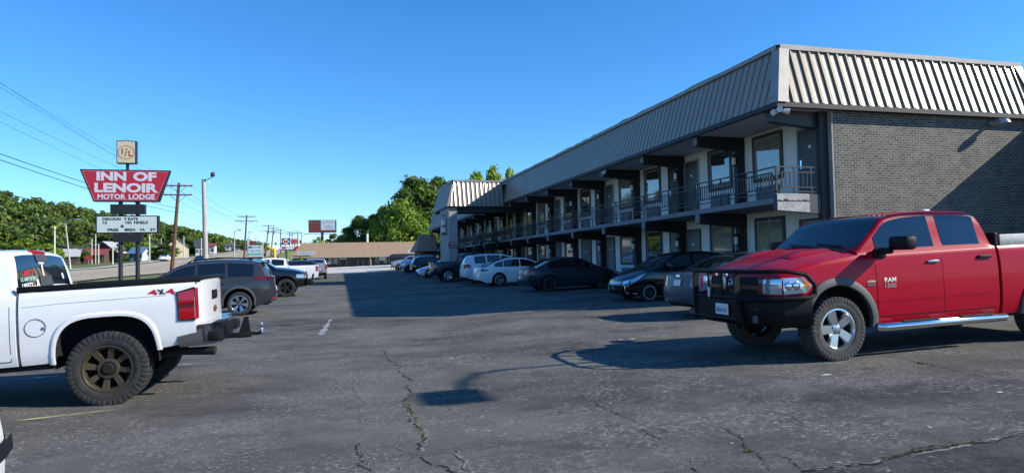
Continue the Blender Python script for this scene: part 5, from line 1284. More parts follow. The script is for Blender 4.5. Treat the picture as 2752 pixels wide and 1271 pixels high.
# dark light box, message board, lower box, poles
def fbox(x0, y0, x1, y1, y=YS_, th=.42): a_, c_ = z8(x0, y1), z8(x1, y0); return MB().span((a_.x, y, a_.z), (c_.x, y+th, c_.z)), a_, c_
b, *_ = fbox(383, 626, 690, 712); b.build('dark_light_box', mat('unlit_sign_box', (.012, .012, .013), .35), sign)
b, a_, c_ = fbox(254, 725, 812, 885); mbx = b.build('message_board', DKFR, sign)
b = MB(); x0, z0 = a_.x+.07, a_.z+.07; x1, z1 = c_.x-.09, c_.z-.07; b.poly([(x0, YS_-.004, z0), (x1, YS_-.004, z0), (x1, YS_-.004, z1), (x0, YS_-.004, z1)]); b.build('board_face', SBOARD, mbx)
b = MB()
for i in range(1, 8): zz = z0+(z1-z0)*i/8; b.span((x0, YS_-.01, zz-.006), (x1, YS_-.004, zz+.006))
b.build('letter_track', mat('letter_track_grey', (.25, .30, .29), .4), mbx)
b = MB()
def msg(t, xa, xb, row):
    a_, c_ = z8(xa, 0), z8(xb, 0); zc = z1-(z1-z0)*(.14+.235*row); text_mb(b, t, c_.x-a_.x, (z1-z0)*.175, lambda u, v: ((a_.x+c_.x)/2+u, YS_-.014, zc+v), .03)
for t, xa, xb, r in (('DISCOUN', 318, 480, 0), ('T', 508, 535, 0), ('RATE', 545, 632, 0), ('12', 322, 360, 1), ('HA', 524, 580, 1), ('NNELS', 598, 720, 1), ('&', 478, 512, 2), ('FREE', 365, 460, 3), ('BREA', 515, 612, 3), ('FA', 652, 695, 3), ('ST', 742, 790, 3)): msg(t, xa, xb, r)
b.build('message_letters', DARKT, mbx)
b, *_ = fbox(410, 888, 666, 962); b.build('lower_box', mat('unlit_sign_box', (.012, .012, .013), .35), sign)
for xa, xb in ((447, 487), (600, 640)):
    a_, c_ = z8(xa, 1100), z8(xb, 1100); b = MB(); b.lathe([((c_.x-a_.x)/2, 0), ((c_.x-a_.x)/2, tl.z-.2)], 18, 'z', 0, ((a_.x+c_.x)/2, YS_+.21, 0)); b.build('pole', DKFR, sign, 40)

# ------------------------------------------------------------------ poles, lamps, wires
WOODP = mat('weathered_pole', (.105, .075, .055), .85, var=.25, vscale=2.5); WOODR = mat('creosote_pole', (.13, .062, .035), .85, var=.25, vscale=2.5)
CONCP = mat('concrete_pole', (.42, .39, .35), .8, var=.1, vscale=2); WIREM = mat('wire_dark', (.018, .018, .02), .6); GALV = mat('galvanised', (.42, .43, .43), .45, .4); WHPOLE = mat('white_pole', (.66, .64, .56), .5)
tips = []
def util_pole(base, top, D, label, wood=WOODP, r=.16, arms=((.02, 1.1), (.085, 1.2)), gp_='utility poles along the road', drum=False):
    t = dep(*top, D); p = dep(*base, D); p.z = ztr(p.x, p.y)-.1
    o = thing('utility_pole', label, 'utility pole', p, 0, gp_); d = t-p
    b = MB(); b.tube([(0, 0, 0), tuple(d*.5), tuple(d)], [r, r*.85, r*.65], 10); b.build('pole', wood, o, 40)
    H = d.z
    for f, hwid in arms:
        c = d*(1-f); b = MB(); b.box((c.x, c.y-.1, c.z), (hwid*2, .1, .12)); b.tube([(c.x-hwid*.6, c.y-.1, c.z), (c.x, c.y, c.z-.7)], .02, 5); b.tube([(c.x+hwid*.6, c.y-.1, c.z), (c.x, c.y, c.z-.7)], .02, 5)
        cr_ = b.build('crossarm', wood, o)
        b = MB()
        for u in (-.92, -.45, .45, .92): b.lathe([(.001, .2), (.04, .18), (.05, .06), (.03, 0)], 8, 'z', 0, (c.x+u*hwid, c.y-.1, c.z+.05))
        b.build('insulator', GALV, cr_)
    if drum:
        c = d*.74; b = MB(); b.lathe([(.001, 0), (.26, 0), (.27, .8), (.001, .85)], 12, 'z', 0, (c.x+.35, c.y, c.z)); b.build('transformer', GALV, o, 40)
    tips.append((p, t)); return o
util_pole((460, 727), (481, 492), 62, 'nearest brown leaning wooden utility pole just right of the motel sign', WOODR, .19, ((.03, 1.2), (.125, 1.2)))
util_pole((655, 695), (663, 578), 128, 'grey wooden utility pole with two crossarms past the floodlight pole', WOODP, .2, ((.035, 1.6), (.125, 2.0)))
util_pole((713, 690), (722, 604), 185, 'wooden utility pole with round drum beside the green notice board', WOODP, .2, ((.03, 1.8), (.2, 2.2)), drum=True)
util_pole((728, 690), (735, 610), 205, 'wooden utility pole with drum, left of the blue fuel sign', WOODP, .2, ((.04, 1.6), (.16, 2.0)), drum=True)
util_pole((754, 690), (754, 615), 235, 'straight dark utility pole just behind the blue fuel sign', WOODP, .2, ((.04, 1.6), (.17, 1.4)))
util_pole((778, 690), (779, 622), 290, 'far utility pole above the red sign, left of a close pair', WOODP, .22, ((.02, 2.), (.14, 2.)))
util_pole((785, 690), (785, 625), 305, 'far utility pole above the red sign, right of a close pair', WOODP, .22, ((.02, 2.),))
util_pole((799, 690), (800, 620), 345, 'faint utility pole between the red sign and the billboard', WOODP, .22, ((.02, 2.), (.12, 2.)))
util_pole((810, 690), (811, 624), 375, 'faintest utility pole closest to the billboard', WOODP, .22, ((.02, 2.), (.15, 1.6)))
# floodlight pole
p = dep(555, 690, 47); p.z = zlot(p.x, p.y); t = dep(547, 482, 47)
o = thing('floodlight_pole', 'pale concrete pole with a black floodlight on a short arm', 'light pole', p); d = t-p
b = MB(); b.tube([(0, 0, 0), tuple(d)], [.19, .13], 14); b.build('pole', CONCP, o, 40)
e = dep(570, 476, 47)-p; b = MB(); b.tube([tuple(d*.99), (d.x+.25, d.y, d.z-.03), (e.x, e.y, e.z)], .03, 8); b.tube([(d.x+.3, d.y, d.z-.05), (d.x+.42, d.y, d.z-.35), (d.x+.38, d.y, d.z-.75), (d.x+.05, d.y, d.z-.85)], .008, 5); b.build('arm', GALV, o, 40)
b = MB(); b.rbox((e.x+.05, e.y-.05, e.z+.17), (.24, .34, .30), .06, rz=.5); b.tube([(e.x, e.y, e.z), (e.x+.1, e.y, e.z+.36)], .05, 8); b.build('floodlight', DARKT, o, 40)
def street_lamp(base, top, arm, D, label):
    p = dep(*base, D); p.z = ztr(p.x, p.y)-.05; t = dep(*top, D)-p; a = dep(*arm, D)-p
    o = thing('street_lamp', label, 'street lamp', p, 0, 'street lamps along the road')
    b = MB(); b.tube([(0, 0, 0), tuple(t)], [.13, .08], 10); b.build('pole', CONCP, o, 40)
    b = MB(); m = (t+a)/2; b.tube([tuple(t*.98), (m.x, m.y, max(t.z, a.z)+.1), (a.x, a.y, a.z)], .04, 6); b.build('arm', GALV, o)
    b = MB(); b.rbox((a.x, a.y, a.z-.03), (.75, .3, .18), .07); b.build('lamp_head', GALV, o, 40)
street_lamp((629, 692), (630, 622), (645, 617), 115, 'concrete street lamp curving right beside a wooden utility pole')
street_lamp((668, 692), (668, 632), (672, 624), 140, 'thin dark street lamp close behind the double armed utility pole')
street_lamp((190, 690), (176, 600), (210, 589), 100, 'grey street lamp with a long slanting arm left of the motel sign')
for px, yt, yb, D, lb in ((147, 608, 690, 110, 'thick white pole rising behind the white pickup cab'), (247, 642, 704, 165, 'leftmost of three white poles by the red roofed shed'), (257, 629, 705, 165, 'tallest of three white poles by the red roofed shed'), (265, 655, 705, 165, 'shortest of three white poles by the red roofed shed'),
      (303, 650, 713, 140, 'white pole just left of the motel sign legs'), (402, 632, 708, 150, 'white pole with bent top in front of the dark bushes'), (494, 637, 697, 195, 'white pole in front of the cream house'), (541, 640, 690, 215, 'white pole by the dark blue roofed house'), (433, 640, 700, 180, 'thin grey pole left of the brown leaning utility pole')):
    p = dep(px, yb, D); p.z = ztr(p.x, p.y)-.2; t = dep(px, yt, D)-p
    b = MB(); b.tube([(0, 0, 0), tuple(t)], [.14, .11], 8)
    if px == 402: b.tube([tuple(t), (t.x+.5, t.y, t.z+.25)], .12, 6)
    tag(b.build('white_pole', WHPOLE if px != 433 else CONCP, None, 40, p), lb, 'pole', 'white poles along the road')
# wires from pole to pole
def wire(a, b, sag, r=.014, mb=None):
    a, b = Vector(a), Vector(b); pts = [a.lerp(b, i/14)-Vector((0, 0, 4*sag*(i/14)*(1-i/14))) for i in range(15)]; mb.tube(pts, r, 4, cap=False)
near = [Vector((-13.6, 6.0, 0)), Vector((-13.2, 6.0, 11.2))]
P0 = tips[0]
k = 0
def wlab(s): return s
for dz, dx, zn, sg_, lb in ((-.25, -1.1, 11.2, .5, 'highest thin overhead wire crossing above the motel sign'), (-.25, -.5, 10.6, .7, 'second thin overhead wire from the top, left of the motel sign'), (-.25, .6, 9.9, .7, 'third thin overhead wire from the top, left of the motel sign'),
      (-1.1, -1.1, 9.0, .7, 'fourth thin overhead wire from the top, left of the motel sign'), (-1.1, 1.0, 8.4, .8, 'overhead wire passing behind the red panel of the motel sign'), (-2.4, 0., 6.6, .6, 'thick dark cable reaching the message board, upper of two'), (-2.8, 0., 6.45, .6, 'thick dark cable reaching the message board, lower of two'),
      (-4.3, 0, 5.0, .5, 'low cable against the hillside trees, upper of three'), (-5.1, 0, 4.2, .45, 'low cable against the hillside trees, middle of three'), (-5.6, 0, 3.6, .4, 'low cable against the hillside trees, lowest of three')):
    b = MB(); wire((-13.4+dx*.6, 6, zn+.6), P0[1]+Vector((dx, -.1, dz)), sg_, .017 if dz < -2 else .0075, b); tag(b.build('overhead_wire', WIREM), lb, 'wire', 'overhead wires on the left')
for i in range(len(tips)-1):
    a, b_ = tips[i][1], tips[i+1][1]; b = MB()
    for dz, dx in ((-.15, -1.), (-.15, 1.), (-1.0, -1.), (-1.0, 1.), (-2.6, 0), (-3.4, 0)): wire(a+Vector((dx, 0, dz)), b_+Vector((dx, 0, dz)), 1.0, .011+.004*i, b)
    tag(b.build('wire_span', WIREM), ('bundle of wires from the brown leaning pole to the next pole', 'bundle of wires between the two armed pole and the first drum pole', 'short bundle of wires between the two drum poles', 'bundle of wires ending behind the blue fuel sign', 'wires running from the fuel sign to the far close pair', 'short wires between the far close pair of poles', 'wires from the far close pair to the faint pole', 'wires between the two faintest poles')[i], 'wire', 'wire spans along the road')

# ------------------------------------------------------------------ trees
LEAF_D = leafmat('leaf_dark', (.032, .070, .008), (.14, .22, .022)); LEAF_L = leafmat('leaf_light', (.095, .18, .012), (.30, .42, .04)); LEAF_H = leafmat('leaf_hill', (.040, .080, .014), (.17, .24, .036))
BARK = mat('bark', (.055, .042, .03), .9, var=.3, vscale=6)
def leaf_mesh(name, C, Nn, S, m):
    n = len(C); a = np.random.normal(size=(n, 3)); t = np.cross(Nn, a); t /= np.linalg.norm(t, axis=1)[:, None]+1e-9; bt = np.cross(Nn, t)
    S = S[:, None]; V = np.empty((n, 4, 3)); V[:, 0] = C-t*S; V[:, 1] = C-bt*S*.55+Nn*S*.12; V[:, 2] = C+t*S; V[:, 3] = C+bt*S*.55+Nn*S*.12
    me = bpy.data.meshes.new(name); me.vertices.add(4*n); me.vertices.foreach_set('co', V.astype(np.float32).ravel())
    me.loops.add(4*n); me.loops.foreach_set('vertex_index', np.arange(4*n, dtype=np.int32)); me.polygons.add(n)
    me.polygons.foreach_set('loop_start', np.arange(0, 4*n, 4, dtype=np.int32)); me.materials.append(m); me.update(calc_edges=True); me.validate(); return me
def blob(c, r, n, sz, flat=.85):
    d = np.random.normal(size=(n, 3)); d /= np.linalg.norm(d, axis=1)[:, None]; rad = r*(np.random.rand(n)**.45)*(1+.12*np.random.randn(n))
    C = np.array(c)+d*rad[:, None]*np.array([1, 1, flat]); N_ = d*.6+np.random.normal(size=(n, 3))*.55+np.array([0, 0, .35]); N_ /= np.linalg.norm(N_, axis=1)[:, None]
    return C, N_, sz*(.55+.9*np.random.rand(n))
def crown(name, H, R, m, nl=26, per=190, sz=.38, base=.18, shape='round'):
    Cs = []
    rng = np.random
    for i in range(nl):
        f = rng.rand(); z = H*(base+(1-base)*f*.93)
        prof = math.sin(PI*min(1, (.16+.84*f)**.9))**.6 if shape == 'round' else (1-f)**.7+.05
        a = rng.rand()*2*PI; rr = R*prof*(.30+.62*rng.rand()**.6)
        Cs.append((rr*math.cos(a), rr*math.sin(a), z, R*(.22+.22*rng.rand())*(.65+.45*prof)))
    P_ = [blob(c[:3], c[3], per, sz) for c in Cs]
    return leaf_mesh(name, *[np.concatenate([p[k] for p in P_]) for k in range(3)], m), Cs
def trunk(H, R, Cs):
    b = MB(); b.tube([(0, 0, 0), (.02*H, 0, H*.3), (-.01*H, .01*H, H*.6), (0, 0, H*.85)], [H*.022, H*.016, H*.010, H*.003], 8)
    for c in Cs[::3]:
        z0 = max(H*.2, c[2]-R*.6); b.tube([(0, 0, z0), (c[0]*.5, c[1]*.5, (z0+c[2])/2+.2), (c[0], c[1], c[2])], [H*.009, H*.006, H*.002], 6)
    return b.mesh('trunk', BARK, 40)
np.random.seed(11)
KINDS = {}
for kd, H, R, m, nl, per, sz in (('dark', 20, 7.5, LEAF_D, 46, 260, .40), ('light', 14, 6, LEAF_L, 40, 240, .36), ('mid', 12, 5, LEAF_H, 30, 220, .33), ('dark2', 18, 6.5, LEAF_D, 42, 250, .40)):
    me, Cs = crown('crown', H, R, m, nl, per, sz); KINDS[kd] = (me, trunk(H, R, Cs), H, R)
def tree(kd, P, H, W, label, group=None, rz=0.):
    cm, tm, H0, R0 = KINDS[kd]; o = thing('tree', label, 'tree', (P[0], P[1], ztr(P[0], P[1])-.1), rz, group); s = W/(1.6*R0); o.scale = (s, s, H/H0)
    link('trunk', tm, o); link('crown', cm, o); return o
def tree_px(kd, px, ytop, wpx, D, label, group=None, rz=0.):
    t = dep(px, ytop, D); z = ztr(t.x, t.y); return tree(kd, t, t.z-z, wpx/FPX*D*.92, label, group, rz)
G1 = 'trees behind the tan office'; G2 = 'trees across the road on the left'
tree_px('dark', 1115, 474, 150, 186, 'tallest dark leafy tree behind the office, left of the canopy roof', G1, .4)
tree_px('dark2', 1180, 478, 130, 192, 'tall dark tree directly behind the canopy roof', G1, 2.1)
tree_px('light', 1085, 538, 112, 171, 'bright green tree in front of the tallest dark tree', G1, 1.)
tree_px('light', 1030, 556, 80, 173, 'bright green tree left of the brightest crown, above the office roof', G1, 3.)
tree_px('dark2', 965, 580, 84, 176, 'rounded dark tree standing left of the white roof pipe', G1, .2)
tree_px('dark', 1005, 574, 66, 182, 'dark tree behind the white roof pipe', G1, 4.)
tree_px('mid', 905, 626, 58, 250, 'small dark tree to the right of the billboard post', G1, 1.)
tree_px('dark', 1140, 500, 110, 200, 'dark tree filling the gap behind the bright green crown', G1, 5.)
tree_px('dark2', 1150, 560, 110, 180, 'dark tree low between the office ridge and the canopy roof', G1, 3.3)
tree_px('dark2', 1055, 600, 80, 179, 'dark lower tree behind the bright green crowns', G1, 2.3)
tree_px('dark', 935, 610, 60, 185, 'low dark tree at the left end of the office backdrop', G1, 1.7)
tree_px('light', 1130, 640, 40, 168, 'low bright bush top just above the office ridge', G1, 2.)
tree_px('light', 1283, 466, 92, 120, 'left bright tree top peeking over the motel roof', 'trees behind the motel', 0.)
tree_px('light', 1325, 452, 84, 122, 'middle bright tree top peeking over the motel roof', 'trees behind the motel', 2.)
tree_px('light', 1366, 456, 60, 124, 'right bright tree top peeking over the motel roof', 'trees behind the motel', 4.)
for px, yt, wp, D, kd, lb in ((210, 668, 62, 168, 'mid', 'round green bush tree left of the three white poles'), (345, 640, 66, 178, 'light', 'yellow green tree seen between the motel sign legs'), (393, 648, 56, 182, 'light', 'yellow green tree right of the motel sign legs'), (440, 655, 70, 176, 'dark2', 'dark tree beside the brown leaning pole'),
      (70, 640, 90, 150, 'light', 'light green tree above the white pickup roof'), (20, 650, 90, 140, 'mid', 'green tree at the left edge behind the white pickup cab'), (130, 655, 70, 150, 'light', 'bright low tree behind the thick white pole'), (505, 640, 64, 232, 'dark2', 'dark tree behind the cream house'), (560, 650, 50, 262, 'dark2', 'dark tree just right of the concrete floodlight pole'),
      (582, 662, 40, 320, 'mid', 'small far tree on the road verge near the hill crest'), (648, 652, 34, 330, 'mid', 'small round tree left of the double armed utility pole'), (225, 672, 60, 185, 'mid', 'green tree behind the low red roofed shed'), (415, 668, 50, 188, 'mid', 'green tree right of the blue roofed stand'), (468, 660, 50, 225, 'mid', 'green tree rising behind the cream house gables'), (525, 660, 40, 235, 'mid', 'green tree between the cream house and the dark roofed house'), (600, 672, 40, 300, 'mid', 'green tree by the long low shop building'), (615, 676, 30, 330, 'dark2', 'dark tree in front of the far shop strip'), (330, 690, 26, 168, 'mid', 'low shrub in front of the brown gabled house'), (275, 655, 50, 200, 'mid', 'green tree behind the brown gabled house')):
    tree_px(kd, px, yt, wp, D, lb, G2, px*.1)
# hillside wood: one mass
np.random.seed(3); parts = []
for i in range(560):
    X_ = -70-75*random.random()**.9; Y_ = 120+640*random.random()**1.3
    if X_ > -80 and Y_ < 150: continue
    z = ztr(X_, Y_); h = random.uniform(6.5, 11.)*(1 if X_ > -100 else .95); r = random.uniform(3.2, 5.6)
    for k in range(7):
        a = random.random()*6.28; q = random.random(); far = Y_ > 330
        parts.append(blob((X_+r*.6*math.cos(a)*(1-q*.6), Y_+r*.6*math.sin(a)*(1-q*.6), z+h*(.35+.55*q)), r*random.uniform(.38, .6), 40 if far else 75, 1.05 if far else .70))
me = leaf_mesh('hillside_wood', *[np.concatenate([p[k] for p in parts]) for k in range(3)], LEAF_H)
tag(link('hillside_wood', me), kind='stuff')
# far woodland along the horizon
parts = []
for i in range(150):
    X_ = random.uniform(-70, 330); Y_ = random.uniform(430, 620); z = ztr(X_, Y_)
    if -48 < X_ < -8: continue
    for k in range(4): parts.append(blob((X_+random.gauss(0, 5), Y_, z+random.uniform(2, 7.)), random.uniform(3, 6), 40, 1.5))
me = leaf_mesh('far_woodland', *[np.concatenate([p[k] for p in parts]) for k in range(3)], LEAF_H); tag(link('far_woodland', me), kind='stuff')
# shrub in front of the office, two palms
def shrub(px, yt, yb, wpx, D, label, m, tall=True):
    b0 = dep(px, yb, D); t = dep(px, yt, D); z = ztr(b0.x, b0.y); H = t.z-z; Rr = wpx/FPX*D/2
    o = thing('shrub', label, 'shrub', (b0.x, b0.y, z)); P_ = []
    for k in range(16):
        f = random.random(); a = random.random()*6.28; rr = Rr*.55*(1-f*.6); P_.append(blob((rr*math.cos(a), rr*math.sin(a), H*(.12+.78*f)), Rr*(.5-.22*f), 150, .13))
    link('foliage', leaf_mesh('foliage', *[np.concatenate([p[k] for p in P_]) for k in range(3)], m), o)
    b = MB(); b.tube([(0, 0, -.1), (0, 0, H*.6)], [.06, .02], 6); b.build('stem', BARK, o)
shrub(808, 689, 716, 26, 105, 'pointed bright green shrub by the left corner of the tan office', LEAF_L)
def palm(px, yt, yb, D, label):
    b0 = dep(px, yb, D); t = dep(px, yt, D); z = ztr(b0.x, b0.y); H = t.z-z
    o = thing('palm_tree', label, 'palm', (b0.x, b0.y, z), 0, 'palms below the billboard'); b = MB(); b.tube([(0, 0, -.1), (.1, 0, H-1)], [.2, .14], 8); b.build('trunk', BARK, o)
    b = MB()
    for k in range(26):
        a = k*2.4; el = random.uniform(-.3, 1.2); L = 2.2; pts = []
        for i in range(6): f = i/5; pts.append(Vector((math.cos(a)*L*f*math.cos(el), math.sin(a)*L*f*math.cos(el), H-1+L*f*math.sin(el)-1.3*f*f)))
        s_ = Vector((-math.sin(a), math.cos(a), 0)); b.grid([[p+s_*.3*math.sin(PI*min(.95, .1+i/5)), p-s_*.3*math.sin(PI*min(.95, .1+i/5))] for i, p in enumerate(pts)])
    b.build('crown', LEAF_L, o)
palm(856, 634, 660, 200, 'taller palm close to the billboard post'); palm(846, 641, 660, 205, 'shorter palm left of the billboard post')
# ------------------------------------------------------------------ far buildings and signs
SHING = mat('tan_shingles', (.29, .20, .125), .9, var=.12, vscale=1.2, bump=.4, bscale=6); BRKB = brick('brown_brick', (.085, .055, .042), (.06, .042, .034), (.09, .07, .06), 'X', bump=.2)
TRIMT = mat('tan_trim', (.33, .27, .20), .8); GLZ = mat('shop_window', (.05, .07, .075), .05, ior=1.8); DGREEN = mat('dark_green_door', (.015, .024, .024), .4); SLOT = mat('blue_grey_board', (.45, .52, .58), .6)
YO = 158.
def oy(px, y=YO): return atY(px, 700, y).x
off = thing('office_building', 'long single storey brick office with tan shingle hip roof', 'building', (0, 0, 0))
xa, xb = oy(788), oy(1136); zb_ = ztr(0, YO); ze = atY(950, 688, YO).z; zr_ = atY(950, 651.5, YO+5).z
b = MB(); b.span((xa+.2, YO+1.6, zb_-.2), (xb-.2, YO+11, ze)); b.build('wall', BRKB, off)
b = MB(); e0, e1 = oy(779), oy(1141); r0, r1 = oy(812, YO+5), oy(1136, YO+5)
b.add([(e0, YO, ze), (e1, YO, ze), (r1, YO+5, zr_), (r0, YO+5, zr_), (e0, YO+11, ze), (e1, YO+11, ze)], [(0, 1, 2, 3), (3, 2, 5, 4), (0, 3, 4), (1, 5, 2), (0, 4, 5, 1)]); rf_ = b.build('roof', SHING, off)
b = MB(); b.span((e0, YO-.04, ze-.3), (e1, YO+.1, ze+.02)); b.build('eave_board', TRIMT, rf_)
b = MB(); pxx = oy(988, YO+5); b.lathe([(.001, 0), (.28, 0), (.28, 3.0), (.001, 3.0)], 12, 'z', 0, (pxx, YO+5.5, zr_-.4)); b.lathe([(.36, 2.5), (.38, 3.1), (.001, 3.3)], 12, 'z', 1, (pxx, YO+5.5, zr_-.4)); b.build('flue_pipe', [WHPOLE, BARK], rf_, 40)
for px0, px1 in ((882, 893), (896, 908), (1008, 1016), (1032, 1041)):
    b = MB(); b.span((oy(px0), YO+1.54, zb_+.75), (oy(px1), YO+1.61, ze-.35)); f_ = b.build('window', TRIMT, off); b = MB(); b.span((oy(px0)+.08, YO+1.53, zb_+.83), (oy(px1)-.08, YO+1.545, ze-.43)); b.span((oy(px0), YO+1.515, zb_+1.6), (oy(px1), YO+1.53, zb_+1.68)); b.build('pane', mat('pale_blind_window', (.25, .29, .28), .15), f_)
for px0, px1 in ((934, 949), (963, 972), (978, 988), (1003, 1010)):
    b = MB(); b.span((oy(px0), YO+1.52, zb_), (oy(px1), YO+1.6, ze-.3)); b.build('door', DGREEN, off)
for px in (848, 880, 912, 932, 962, 975, 992, 1018, 1046, 1080):
    b = MB(); b.span((oy(px)-.09, YO+.35, zb_), (oy(px)+.09, YO+.53, ze-.28)); b.build('porch_post', mat('porch_post_brown', (.05, .04, .034), .8), off)
b = MB(); x = oy(993); b.tube([(x, YO+.0, ze-.25), (x+.3, YO+.3, ze-.6), (x+.35, YO+.3, zb_)], .07, 6); b.build('downspout', WHPOLE, off)
def scribble(mb, w, h, fn, seed=1):
    rg = random.Random(seed); x = -w/2
    while x < w/2-.02*w:
        l = w*rg.uniform(.025, .06)
        if rg.random() > .14:
            a, b2 = (-.5, .5) if rg.random() > .3 else (-.5, .25)
            for q in ((x, x+l*.3, a, b2), (x+l*.3, x+l, rg.choice((-.5, -.1, .25)), None)):
                z0 = q[2]*h; z1 = q[3]*h if q[3] is not None else z0+h*.25
                mb.poly([fn(q[0], z0), fn(q[1], z0), fn(q[1], z1), fn(q[0], z1)])
        x += l*1.3
def board(name, label, px0, y0, px1, y1, Y, m, txt=None, tm=None, rows=1, cat='sign', th=.12, group=None):
    a, c = atY(px0, y1, Y), atY(px1, y0, Y); o = thing(name, label, cat, ((a.x+c.x)/2, Y, a.z), 0, group); w_, h_ = c.x-a.x, c.z-a.z
    b = MB(); b.span((-w_/2, 0, 0), (w_/2, th, h_)); b.build('sign_panel', m, o)
    if txt:
        b = MB()
        for i, t in enumerate(txt): (scribble(b, w_*.84, h_*.5/len(txt), lambda u, v: (u, -.012, h_*(1-(i+.5)/len(txt))+v), i+len(label)) if t == '~' else text_mb(b, t, w_*.82, h_*.55/len(txt), lambda u, v: (u, -.012, h_*(1-(i+.5)/len(txt))+v), .02))
        b.build('lettering', tm or PLATEBLUE, o)
    return o, w_, h_
board('roof_sign', 'pale blue board with dark writing on the left end of the office roof', 800, 676.5, 846, 684.5, YO-.3, SLOT, ['~'], mat('sign_blue_ink', (.03, .08, .2), .6))
board('roof_sign', 'pale board on stilts at the right end of the office roof', 1096, 671, 1126, 679, YO-.3, SLOT, ['~'], mat('sign_blue_ink', (.03, .08, .2), .6))
board('office_sign', 'white OPEN board left of the dark green office door', 912, 691, 932, 697, YO+1.4, WHITEP, ['OPEN'], DARKT)
board('office_sign', 'square white notice on the office wall near the downspout', 1018, 689, 1034, 700, YO+1.4, WHITEP, ['~', '~', '~'], mat('sign_green_ink', (.03, .14, .08), .6))
for px0, px1 in ((859, 876), (917, 938), (960, 986), (1006, 1026), (1041, 1052)):
    a, c = gp(px0, 728), gp(px1, 728); Y = 140; x0, x1 = atY(px0, 725, Y).x, atY(px1, 725, Y).x
    b = MB(); b.prism([(Y-.1, 0), (Y-.07, .16), (Y+.07, .16), (Y+.1, 0)], x0, x1, 'x'); tag(b.build('wheel_stop', CONC, None, None, (0, 0, zlot(x0, Y)+.012)), {859: 'leftmost concrete wheel stop before the tan office, beside the silver pickup', 917: 'concrete wheel stop in front of the white OPEN board', 960: 'concrete wheel stop in front of the office downspout', 1006: 'concrete wheel stop below the square white notice', 1041: 'concrete wheel stop nearest the blue canopy'}[px0], 'wheel stop', 'wheel stops before the office')
# brown annex
an = thing('brown_annex', 'low brown brick annex with shingle roof beside the far motel end', 'building', (0, 0, 0)); SHB = mat('brown_shingles', (.40, .20, .125), .9, var=.15, vscale=2); BRO = brick('orange_brick', (.22, .12, .075), (.18, .095, .06), (.2, .16, .13), 'X', bump=.2)
b = MB(); b.span((9.7, 74.2, .2), (11.5, 79, 2.9)); b.build('wall', BRO, an)
b = MB(); b.add([(9.2, 73.5, 2.75), (11.8, 73.5, 2.75), (11.8, 76.6, 4.75), (10.0, 76.6, 4.75), (9.2, 79.6, 2.75), (11.8, 79.6, 2.75)], [(0, 1, 2, 3), (3, 2, 5, 4), (0, 3, 4), (0, 4, 5, 1)]); b.build('roof', SHB, an)
b = MB(); b.span((10.2, 74.14, 1.3), (11.3, 74.21, 2.3)); b.build('window', GLZ, an)
b = MB(); b.span((10.2, 74.05, 2.35), (11.4, 74.2, 2.75)); b.build('sign_band', DARKT, an)
# brick wing to the right of the end wall (its roof edge throws the slanting shade on the wall)
wg = thing('brick_wing', 'dark brick wing standing out from the right end of the motel end wall', 'building', (0, 0, 0))
b = MB(); b.span((20.45, 11.2, .2), (27, 15.2, 5.22)); b.build('wall', BRICK, wg); b = MB(); b.span((20.35, 11.1, 5.22), (27.1, 15.08, 5.34)); b.build('roof', DARKT, wg)

# houses over the road
def house(label, px, ybase, wpx, hw_, roofh, D, wallm, roofm, rz=0., depth=7., name='house', nwin=2):
    p = dep(px, ybase, D); z = ztr(p.x, p.y); o = thing(name, label, 'house', (p.x, p.y, z-.1), rz, 'houses across the road'); w_ = wpx/FPX*D; h = hw_; d = depth
    b = MB(); b.span((-w_/2, -d/2, -.3), (w_/2, d/2, h)); b.prism([(-d/2, h), (d/2, h), (0, h+roofh)], -w_/2+.01, w_/2-.01, 'x'); b.build('wall', wallm, o)
    b = MB(); e = .5
    for s in (1, -1):
        n = [(-w_/2-e, s*(d/2+e), h-e*roofh/(d/2)), (w_/2+e, s*(d/2+e), h-e*roofh/(d/2)), (w_/2+e, 0, h+roofh+.02), (-w_/2-e, 0, h+roofh+.02)]
        n2 = [(x, y, zz+.14) for x, y, zz in n]; b.add(n+n2, [(0, 1, 2, 3), (7, 6, 5, 4), (0, 4, 5, 1), (1, 5, 6, 2), (2, 6, 7, 3), (3, 7, 4, 0)])
    b.build('roof', roofm, o)
    b = MB(); b.span((-.5, -d/2-.04, 0), (.45, -d/2, 2.05)); b.build('door', mat('house_door', (.10, .03, .02), .5), o)
    for k in range(nwin):
        x = -w_/2+w_*(k+.5)/nwin+(.0 if nwin != 2 else (-.4 if k == 0 else .4)); b = MB(); b.span((x-.5, -d/2-.05, .9), (x+.5, -d/2, 2.0)); b.build('window', GLZ, o)
    return o, w_, h
WR = mat('white_metal_roof', (.42, .42, .42), .5); RR = mat('red_metal_roof', (.22, .06, .045), .6); GR = mat('grey_shingles', (.10, .095, .09), .9); BRW = mat('brown_siding', (.10, .065, .048), .85); CRW = mat('cream_siding', (.62, .54, .36), .8); BLR = mat('blue_metal_roof', (.10, .19, .32), .6); WHS = mat('white_siding', (.48, .50, .52), .7)
house('brown house with a white metal gable roof behind the motel sign', 306, 701, 66, 2.6, 2.8, 178, BRW, WR, R_(62), 9.)
house('low shed with a red metal roof left of the brown gabled house', 262, 702, 50, 2.3, 1.3, 172, BRW, RR, 0, 6.)
house('small brown house left of the round bush tree', 195, 702, 32, 2.3, 1.6, 165, BRW, WR, .2, 6.)
house('little white stand with a blue roof right of the motel sign legs', 377, 702, 32, 2.2, 1.3, 172, WHS, BLR, -.3, 4.)
h_, w_, hh = house('tall cream house with steep front gables across the road', 478, 697, 40, 3.6, 2.6, 205, CRW, GR, R_(-78), 6.)
house('dark house with blue grey roof right of the cream house', 540, 692, 28, 3.0, 2.2, 228, WHS, mat('slate_roof', (.045, .05, .065), .8), .2, 8.)
